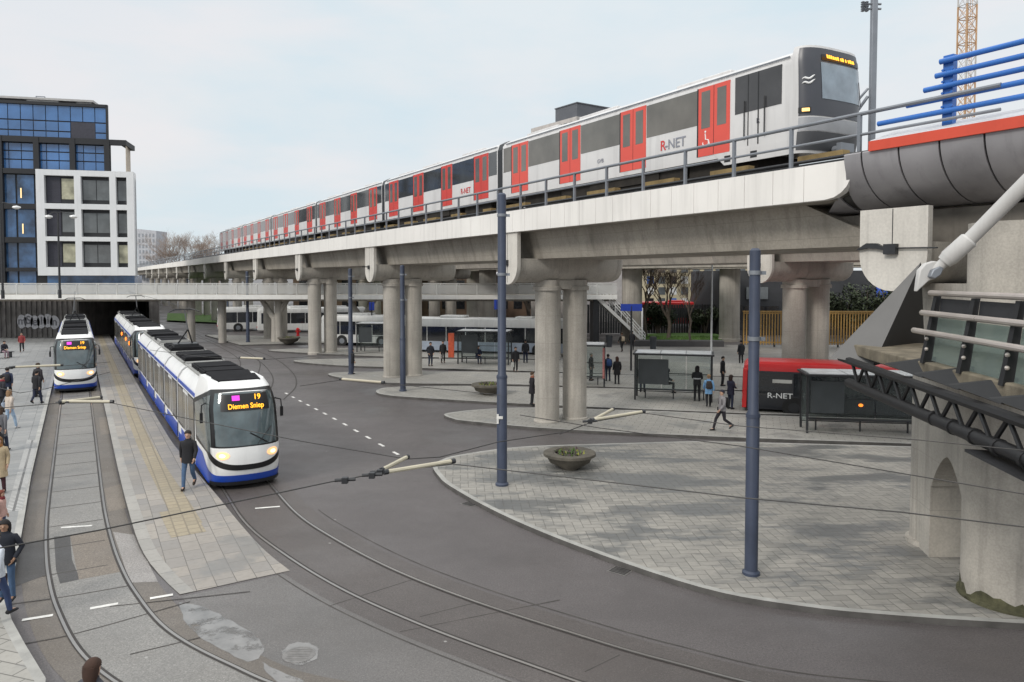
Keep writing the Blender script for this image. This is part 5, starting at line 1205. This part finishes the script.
m = MB(); q0 = Vector(D(938,268,12.85)); m.tube([p0+dd*.05,q0-dd*.12], [.09,.075], 12); part('neck', m, MATS['strut_white'], MT)
def spike(pts, th=.12):
    m = MB(); f = [Vector(D(px,py,12.85)) for px,py in pts]; n = len(f); b = [p+Vector((.0,th,0)) for p in f]
    m.add(f+b, [tuple(range(n-1,-1,-1)), tuple(range(n,2*n))]+[(i,(i+1)%n,(i+1)%n+n,i+n) for i in range(n)]); return m
part('fork_end', spike([(917,292),(918.5,279),(920,270),(926,263.5),(934,261),(941,262),(943,268),(938,277),(929,281)]), MATS['strut_white'], MT, bevel=.02)
m = spike([(927,277),(930,270),(937,266),(941,268),(938,275),(932,279)], .3); m.v = [(x,y-.1,z) for x,y,z in m.v]; part('fork_plate', m, STEEL, MT, bevel=.02)
# ------------------------------------------------------------------ overhead wires and insulated arms
WIREM = mk('wire_dark', (.03,.028,.026), .5, .2, 3); ARM = mk('insulator_beige', (.46,.42,.32), .5, .15, 3)
def wire(label, pts, r=.0042, z=5.35, arms=(), sag=0, cl=()):
    P = [D(*p) if len(p) == 3 else (*G(p[0], p[1], z), z) for p in pts]
    T = thing('overhead_wire', label, 'overhead wire', P[0], group='overhead wires')
    part('cable', MB().tube(P, r, 6), WIREM, T)
    for a, b in arms:
        A, B = [(Vector((*G(*q, z), z+.015))) for q in (a, b)]; d = B-A
        m = MB(); m.tube([A,B], .016, 8); part('insulated_arm', m, ARM, T)
        for e in (A, B): m = MB(); m.tube([e-d*.03,e+d*.03], .02, 8); part('end_clamp', m, DARK, T)
    for c in cl:
        q = Vector((*G(*c, z), z)); m = MB(); m.box(q.x-.02, q.x+.02, q.y-.02, q.y+.02, z-.015, z+.025); m.tube([(q.x-.07,q.y,z+.005),(q.x+.07,q.y+.01,z+.01)], .012, 6); part('clamp', m, DARK, T)
    return T
wire('span wire with two joined beige arms above the road beside the nearest tram', [(-60,563),(0,548),(100,530),(278,493),(330,482),(385,472),(453,464),(600,481),(745,498),(900,512),(1100,536)], arms=(((386,474),(453,463)),((382,472),(407,459))), cl=((372,476),(380,473),(345,481)))
wire('wire running from the beige arms up past the tall pole to the column pair', [(407,459),(440,457),(498,442),(565,432),(592,422)])
wire('wire crossing in front of the nearest tram and on to the left platform', [(407,459),(300,441),(200,421),(112,403),(60,403),(0,408),(-40,411)], arms=(((61,402.6),(112,403)),((60,403.5),(101,398.5))), cl=((62,403),))
wire('wire with two beige arms crossing before the front column pair', [(560,434),(592,422),(643,413),(740,426),(919,440),(1100,458)], arms=(((592,422),(613,410.5)),((592,421.5),(643,413))), cl=((590,422),))
wire('long wire slanting across the herringbone island to the arched pier', [(520,415),(600,428),(740,446),(1024,494),(1100,508)])
wire('wire with a beige arm passing above the two dark walkers', [(-40,371),(11,368),(62,366),(110,362)], arms=(((14,368),(62,366)),), cl=((11,368),))
wire('dark wire hanging over the left platform behind the woman in white', [(-40,380),(0,388),(20,393),(45,389),(110,372)])
wire('far wire with a beige arm above the road between trams and columns', [(300,386),(341,380),(383,383),(500,395)], arms=(((341,380),(383,383.5)),))
wire('far wire with a beige arm beyond the roofs of the trams', [(150,350),(205,357),(240,358.5),(264,359.5),(380,352)], arms=(((240,358.5),(264,359.5)),))
for lb, cv in (('contact wire stretched along the track of the left tram', -.15), ('contact wire stretched along the track of the nearest tram', 4.5)):
    a, b = W(34, cv), W(95, cv); T = thing('contact_wire', lb, 'overhead wire', (*a, 5.3), group='contact wires'); part('cable', MB().tube([(*a,5.3),(*b,5.3)], .012, 5), WIREM, T)
# ------------------------------------------------------------------ people
SKINS = {'light': mk('skin_light', (.50,.31,.22), .55, .05, 9), 'tan': mk('skin_tan', (.33,.19,.12), .55, .05, 9)}
def cloth(c): return mk('cloth_%d_%d_%d' % tuple(int(x*1000) for x in c), c, .85, .18, 7, bump=.15)
def skin_mesh(V, E, name, mat):
    me = bpy.data.meshes.new(name); me.from_pydata([v[0] for v in V], E, [])
    o = bpy.data.objects.new(name, me); COL.objects.link(o)
    md = o.modifiers.new('skin', 'SKIN'); md.use_smooth_shade = True
    if not me.skin_vertices: me.skin_vertices.new() if hasattr(me.skin_vertices, 'new') else None
    for i, v in enumerate(V):
        sv = me.skin_vertices[0].data[i]; sv.radius = (v[1], v[1]); sv.use_root = (i == 0)
    sb = o.modifiers.new('sub', 'SUBSURF'); sb.levels = 1; sb.render_levels = 1
    dg = bpy.context.evaluated_depsgraph_get(); dg.update()
    me2 = bpy.data.meshes.new_from_object(o.evaluated_get(dg)); bpy.data.objects.remove(o); bpy.data.meshes.remove(me)
    me2.shade_smooth(); me2.materials.clear(); me2.materials.append(mat); return me2
def lerp(a, b, t): return Vector(a)*(1-t)+Vector(b)*t
POSES = {}
def pose(kind):
    J = {}; lean = 0
    if kind == 'sit':
        J['pel'] = Vector((0,.02,.56)); J['chest'] = Vector((0,-.04,1.0)); J['neck'] = Vector((0,-.08,1.13)); J['head'] = Vector((0,-.13,1.27))
        for s, k in ((-1,'l'),(1,'r')):
            J['hip'+k] = Vector((s*.09,0,.54)); J['knee'+k] = Vector((s*.11,-.42,.54)); J['ank'+k] = Vector((s*.10,-.40,.09))
            J['sh'+k] = Vector((s*.175,-.04,1.06)); J['el'+k] = Vector((s*.23,-.12,.80)); J['wr'+k] = Vector((s*.10,-.34,.72))
        return J
    J['pel'] = Vector((0,0,.93)); J['chest'] = Vector((0,0,1.33)); J['neck'] = Vector((0,-.01,1.49)); J['head'] = Vector((0,-.03,1.63))
    for s, k in ((-1,'l'),(1,'r')):
        J['hip'+k] = Vector((s*.09,0,.90)); J['knee'+k] = Vector((s*.10,-.02,.49)); J['ank'+k] = Vector((s*.11,.02,.09))
        J['sh'+k] = Vector((s*.172,0,1.395)); J['el'+k] = Vector((s*.235,.03,1.14)); J['wr'+k] = Vector((s*.24,-.06,.90))
    if kind in ('walk', 'stride'):
        a = 1.0 if kind == 'walk' else 1.6
        J['kneel'] = Vector((-.10,-.15*a,.50)); J['ankl'] = Vector((-.10,-.22*a,.09)); J['kneer'] = Vector((.10,.04*a,.48)); J['ankr'] = Vector((.10,.27*a,.16+.05*a))
        J['ell'] = Vector((-.24,.12,1.16)); J['wrl'] = Vector((-.25,.14,.91)); J['elr'] = Vector((.24,-.06,1.15)); J['wrr'] = Vector((.23,-.24,.95))
    if kind == 'phone':
        J['elr'] = Vector((.23,-.05,1.16)); J['wrr'] = Vector((.08,-.28,1.22)); J['ell'] = Vector((-.23,-.03,1.15)); J['wrl'] = Vector((-.12,-.24,1.08))
    if kind == 'pocket':
        J['wrl'] = Vector((-.20,-.10,.95)); J['wrr'] = Vector((.20,-.10,.95)); J['ell'] = Vector((-.29,.06,1.15)); J['elr'] = Vector((.29,.06,1.15))
    return J
def body_mesh(kind, tone):
    if (kind, tone) in POSES: return POSES[(kind, tone)]
    J = pose(kind); V = []; E = []
    def v(p, r, par=None):
        V.append((tuple(p), r))
        if par is not None: E.append((par, len(V)-1))
        return len(V)-1
    pel = v(J['pel'], .12); sp = v(lerp(J['pel'],J['chest'],.5), .11, pel); ch = v(J['chest'], .125, sp); nk = v(J['neck'], .052, ch)
    h = J['head']; ck = v(h+Vector((0,.0,-.075)), .062, nk); hm = v(h+Vector((0,.012,.01)), .088, ck); v(h+Vector((0,.015,.085)), .066, hm)
    v(h+Vector((0,-.105,-.02)), .014, hm)
    for s in (-1,1): v(h+Vector((s*.088,.015,-.01)), .018, hm)
    for s, k in ((-1,'l'),(1,'r')):
        a = v(J['hip'+k], .085, pel); b = v(J['knee'+k], .052, a); c = v(J['ank'+k], .035, b); v(J['ank'+k]+Vector((0,-.15,-.05)), .03, c)
        a = v(J['sh'+k], .055, ch); b = v(J['el'+k], .040, a); w_ = v(J['wr'+k], .026, b)
        d = (J['wr'+k]-J['el'+k]).normalized(); sd = Vector((0,1,0)) if abs(d.y) < .7 else Vector((1,0,0)); sd = (sd-d*sd.dot(d)).normalized(); inn = Vector((-s,0,0)); inn = (inn-d*inn.dot(d)-sd*inn.dot(sd))
        pm = v(J['wr'+k]+d*.07, .030, w_)
        for q, (o, l) in enumerate(((-.030,.075),(-.010,.088),(.011,.082),(.031,.062))):
            f1 = v(J['wr'+k]+d*(.11)+sd*o, .0095, pm); v(J['wr'+k]+d*(.11+l*.85)+sd*o*1.05+inn*.03, .008, f1)
        t1 = v(J['wr'+k]+d*.06-sd*.045+inn*.01, .010, pm); v(J['wr'+k]+d*.10-sd*.058+inn*.025, .008, t1)
    m = skin_mesh(V, E, 'body', SKINS[tone]); POSES[(kind, tone)] = m; return m
def person(label, px, py, z, face, H, kind, coat, legs, hair, clen=.80, hairlen=.0, extras=(), tone='light', hood=False, xy=None, skirt=False, sho=(.02,.02,.022), seatz=0):
    x, y = xy if xy else G(px, py, z)
    P_ = thing('person', label, 'person', (x, y, z+seatz), rz=R(face), local=True); k = H/1.75; P_.scale = (k,k,k)
    P_['group'] = 'people waiting and walking around the station'
    J = pose(kind); me = body_mesh(kind, tone); b = bpy.data.objects.new('body', me); COL.objects.link(b); b.parent = P_
    CM, LM = cloth(coat), cloth(legs)
    def ring(c, rx, ry, n=18, sq=.85): return [(c[0]+rx*math.copysign(abs(math.cos(t))**sq, math.cos(t)), c[1]+ry*math.copysign(abs(math.sin(t))**sq, math.sin(t)), c[2]) for t in [2*math.pi*i/n for i in range(n)]]
    m = MB(); pe, ch, nk = J['pel'], J['chest'], J['neck']
    if kind == 'sit': rings = [ring(pe+Vector((0,0,-.10)),.20,.17), ring(pe+Vector((0,0,.08)),.20,.165)]
    else: rings = [ring((0,0,clen),.195 if clen > .7 else .225,.15 if clen > .7 else .18), ring((0,0,max(clen+.06,.95)),.19,.142)]
    rings += [ring(lerp(pe,ch,.55),.172,.128), ring(lerp(pe,ch,.9),.195,.135), ring(ch+Vector((0,0,.05)),.205,.128), ring(ch+Vector((0,-.003,.09)),.165,.11), ring(ch+Vector((0,-.003,.135)),.115,.09), ring(nk+Vector((0,0,-.015)),.085,.078), ring(nk+Vector((0,0,.03)),.078,.072)]
    m.loft(rings)
    for q in 'lr':
        s, e, w_ = J['sh'+q], J['el'+q], J['wr'+q]; m.tube([lerp(ch+Vector((0,0,.06)),s,.75), s, lerp(s,e,.5), e, lerp(e,w_,.55), w_], [.055,.068,.066,.057,.052,.043], 10)
    if hood: m.ball(J['head']+Vector((0,.035,.0)), (.118,.125,.145), 14)
    part('coat', m, CM, P_, smooth=60)
    m = MB()
    for q in 'lr':
        h, n_, a = J['hip'+q], J['knee'+q], J['ank'+q]; m.tube([h+Vector((0,0,.06)), h, lerp(h,n_,.5), n_, lerp(n_,a,.5), a+Vector((0,0,-.0))], [.085,.098,.08,.066,.06,.05], 10)
    m.ball(J['pel'], (.165,.12,.11), 12); part('trousers', m, LM, P_, smooth=60)
    for q in 'lr':
        a = J['ank'+q]; up = a.z > .12; d = Vector((0,-1,-.55 if up else 0)).normalized(); m = MB()
        c = a+Vector((0,.02,-.035)); m.loft([[(p.x+wx*math.cos(t), p.y, p.z+hz*math.sin(t)) for t in [2*math.pi*i/10 for i in range(10)]] for p, wx, hz in ((c-d*.06,.028,.03),(c-d*.03,.042,.05),(c+d*.06,.045,.045),(c+d*.15+Vector((0,0,-.012)),.046,.032),(c+d*.20+Vector((0,0,-.018)),.028,.02))]); part('shoe', m, cloth(sho), P_, smooth=60)
    if not hood:
        h = J['head']; m = MB(); n_ = 16; vs_ = []
        for i in range(8):
            q_ = i/7
            ring_ = []
            for j in range(n_):
                f = 2*math.pi*j/n_; th = q_*math.pi*(.53+.20*max(0, math.sin(f))-.15*max(0, -math.sin(f)))
                ring_.append((h.x+.106*max(.02,math.sin(th))*math.cos(f), h.y+.016+.118*max(.02,math.sin(th))*math.sin(f), h.z+.03+.112*math.cos(th)))
            vs_.append(ring_)
        m.loft(vs_)
        if hairlen: m.loft([ring((h.x,h.y+.045,h.z+.05),.104,.088,14), ring((h.x,h.y+.05,h.z-.02),.112,.088,14), ring((h.x,h.y+.06,h.z-.09),.108,.075,14), ring((h.x,h.y+.075,h.z-.10-hairlen),.085,.04,14)])
        part('hair', m, cloth(hair), P_, smooth=60)
        for s in (-1,1): part('eye', MB().ball((h.x+s*.033,h.y-.083,h.z+.005), .011, 8), BLACK, P_)
        part('mouth', MB().ball((h.x,h.y-.083,h.z-.062), (.022,.008,.006), 8), mk('lips', (.28,.09,.08), .6), P_)
    for e in extras:
        m = MB()
        if e[0] == 'backpack': m.loft([ring((0,.20,1.0),.13,.07), ring((0,.22,1.08),.16,.10), ring((0,.22,1.28),.16,.10), ring((0,.19,1.42),.11,.06)]); m.tube([(.12,.12,1.43),(.13,-.10,1.36),(.14,-.1,1.15),(.15,.1,1.05)], .02, 6); m.tube([(-.12,.12,1.43),(-.13,-.10,1.36),(-.14,-.1,1.15),(-.15,.1,1.05)], .02, 6); nm = 'backpack'
        if e[0] == 'bag': w_ = J['wr'+e[2]]+Vector((0,-.02,-.10)); m.tube([w_+Vector((0,-.1,-.12)),w_,w_+Vector((0,.1,-.12))], .012, 5); m.box(w_.x-.06,w_.x+.06,w_.y-.16,w_.y+.16,w_.z-.42,w_.z-.12); nm = 'bag'
        if e[0] == 'scarf': m.loft([ring(nk+Vector((0,-.01,-.05)),.11,.10), ring(nk+Vector((0,-.01,.0)),.12,.11), ring(nk+Vector((0,-.01,.05)),.09,.085)]); nm = 'scarf'
        if e[0] == 'stripe': m.loft([ring((0,0,1.10),.181,.137), ring((0,0,1.16),.184,.138)]); nm = 'reflective_stripe'
        if e[0] == 'phone': w_ = J['wrr']; m.box(w_.x-.05,w_.x+.02,w_.y-.11,w_.y-.09,w_.z-.02,w_.z+.12); nm = 'phone'
        if e[0] == 'shoulderbag': m.loft([ring((.21,.05,.98),.05,.12), ring((.23,.05,1.12),.07,.15), ring((.22,.05,1.18),.05,.14)]); m.tube([(.22,-.05,1.18),(.12,-.09,1.45),(.12,.08,1.46),(.22,.15,1.18)], .012, 5); nm = 'bag'
        part(nm, m, cloth(e[1]), P_, smooth=50)
    return P_
K = (.012,.012,.015); NAVY = (.018,.024,.05); JEAN = (.06,.11,.20); LJ = (.30,.40,.52); BRN = (.06,.035,.02); BLK = (.012,.010,.010); DKG = (.03,.03,.034)
zp, zi = .2, .13
person('man in a black coat and blue jeans walking beside the nearest tram', 189, 488, zp, 8, 1.80, 'walk', K, JEAN, (.02,.014,.01), .78, sho=(.03,.02,.015))
person('woman in a cream top and light blue jeans walking on the left platform', 10, 429, zp, 160, 1.70, 'walk', (.50,.43,.37), LJ, (.25,.15,.08), .92, .18, extras=(('shoulderbag', (.34,.40,.50)),), sho=(.5,.5,.5))
person('dark walker carrying a bag, nearer one of the pair beside the left tram', 37, 404, zp, 178, 1.74, 'walk', K, NAVY, BLK, .80, extras=(('bag', (.02,.02,.02), 'r'),))
person('dark-haired man in black, farther one of the pair beside the left tram', 38.5, 397, zp, 170, 1.86, 'stand', (.02,.017,.022), K, (.035,.02,.012), .80)
person('dark-coated person with a red patch at the left edge, behind the woman in cream', 2.5, 412, zp, 150, 1.80, 'pocket', (.016,.016,.022), K, BLK, .75, extras=(('scarf', (.25,.03,.04)),))
person('person in a long beige coat with dark boots at the left edge of the platform', 0, 493, zp, 20, 1.72, 'stand', (.42,.33,.21), (.05,.015,.02), (.22,.11,.04), .52, .22, extras=(('scarf', (.30,.13,.04)),))
person('person in a black jacket standing half out of the frame above the beige coat', -2, 482, zp, 90, 1.74, 'stand', K, K, BLK, .8, xy=tuple(Vector(G(-1,478,zp))))
person('small child in a pale pink top with auburn hair by the platform edge', 2, 540, zp, 100, 1.25, 'stand', (.48,.30,.26), (.06,.08,.15), (.16,.04,.025), .85, .12, extras=(('scarf', (.16,.02,.025)),))
person('woman in a black puffer jacket with long black hair facing the camera', 7, 601, zp, 15, 1.66, 'pocket', (.012,.015,.024), JEAN, BLK, .82, .12, tone='tan')
person('person in a white jacket and dark blue jeans at the left edge near the camera', -4, 618, zp, 165, 1.68, 'walk', (.56,.60,.66), (.03,.05,.12), BRN, .85, extras=(('bag', (.04,.02,.02), 'r'),))
person('brown-haired person right below the camera, only the head in view', 0, 0, 0, 160, 1.72, 'walk', (.05,.05,.06), NAVY, (.045,.022,.014), .8, .08, xy=(D(92,674,9.6)[0], 9.6))
person('person sitting on a low bench far left before the graffiti wall', 4, 358, zp, 60, 1.75, 'sit', (.02,.02,.03), (.25,.17,.20), BLK)
x, y = G(3, 358, zp); b_ = thing('bench', 'low dark bench at the far left before the graffiti wall', 'bench', (x, y, zp), rz=R(60), local=True); part('seat', MB().box(-.8,.8,-.15,.3,.42,.47), DARK, b_)
for s in (-.6,.6): part('leg', MB().box(s-.04,s+.04,-.1,.25,0,.42), DARK, b_)
person('person in black standing at the foot of the pole on the island tip', 352.5, 374, zi, 120, 1.75, 'stand', K, NAVY, BLK, .75)
person('left one of two dark people waiting by the distant bus stop', 430.5, 366, zi, 30, 1.78, 'pocket', (.02,.022,.03), (.02,.03,.055), BLK, .75)
person('person with a pale bag, right one of two waiting by the distant stop', 443, 363, zi, 20, 1.72, 'stand', (.018,.018,.02), K, BLK, .8, extras=(('bag', (.45,.42,.4), 'l'),))
person('person sitting in the distant shelter with the orange poster', 478, 363.5, zi, 20, 1.72, 'sit', NAVY, NAVY, BLK)
person('dark figure with a pale bag between the tall pole and the front columns', 515.5, 372, zi, 20, 1.75, 'stand', K, K, BLK, .78, extras=(('bag', (.4,.4,.38), 'l'),))
person('person seen from behind in black and jeans, left of the front columns', 525.5, 363, zi, 185, 1.82, 'stand', (.012,.012,.016), NAVY, BLK, .82)
person('person in black with a reddish scarf right beside the front left column', 532, 405, zi, 100, 1.72, 'pocket', (.016,.014,.018), K, BRN, .62, extras=(('scarf', (.28,.10,.06)),))
person('dark person in a pale hood inside the small shelter behind the columns', 591, 380.5, zi, 60, 1.76, 'stand', (.02,.02,.02), K, (.2,.18,.16), .8)
person('person with a blue backpack standing beside the small shelter', 608, 381, zi, 190, 1.72, 'stand', (.014,.02,.045), NAVY, BLK, .85, extras=(('backpack', (.03,.07,.20)),))
person('long brown-haired person in a black coat beside the blue backpack', 617, 384, zi, 185, 1.70, 'stand', (.014,.013,.015), DKG, (.055,.022,.014), .60, .28)
person('person in black and cream walking near the foot of the staircase', 622, 352, 0, 200, 1.75, 'walk', (.022,.02,.02), K, BRN, .85, extras=(('backpack', (.4,.33,.24)),))
person('dark figure under the T-shaped blue sign by the staircase', 632, 350, 0, 170, 1.78, 'stand', (.02,.02,.024), K, BLK, .8)
person('person whose legs show beneath the dark panel of the bench shelter', 642.5, 392, zi, 180, 1.75, 'stand', K, NAVY, BLK, .8)
person('hooded person in dark clothes sitting on the shelter bench', 666, 392.5, zi, 70, 1.75, 'sit', (.018,.024,.034), (.015,.016,.02), BLK, hood=True)
person('person in black with a grey striped jacket standing by the bench shelter', 697, 401, zi, 160, 1.88, 'phone', (.014,.015,.017), K, BLK, .82, .1, extras=(('stripe', (.42,.43,.44)),))
person('person in a light blue jacket with dark trousers beside the bench shelter', 708.5, 407, zi, 170, 1.66, 'walk', (.20,.40,.66), K, (.30,.19,.10), .72, extras=(('backpack', (.05,.04,.035)),))
person('person in a grey jacket with a black backpack striding across the bus island', 722, 430.5, zi, -75, 1.76, 'stride', (.23,.22,.23), (.016,.014,.02), (.014,.016,.03), .86, extras=(('backpack', (.012,.012,.014)), ('phone', K)))
person('dark figure standing behind the bench shelter in the plaza', 722.5, 386, zi, 60, 1.80, 'stand', K, K, BLK, .8)
person('person in navy standing right at the red rear corner of the bus', 730.5, 409, zi, 120, 1.72, 'phone', (.016,.016,.035), NAVY, (.03,.018,.014), .75, .1)
person('far dark figure behind the red bus roof near the orange fence', 741, 364, 0, 190, 1.85, 'stand', (.015,.016,.02), K, BLK, .7)

person('person in a dark blue coat at the left edge, level with the left tram front', 8, 400, zp, 200, 1.74, 'walk', (.02,.028,.06), K, BLK, .72, extras=(('backpack', (.02,.02,.025)),))
person('person in a grey coat at the very left edge, just above the long beige coat', 1.5, 452, zp, 185, 1.70, 'walk', (.12,.12,.13), NAVY, BRN, .62, .12)
person('distant person in a red jacket on the left platform near the graffiti wall', 22, 352, zp, 30, 1.70, 'walk', (.25,.04,.04), K, BLK, .85)
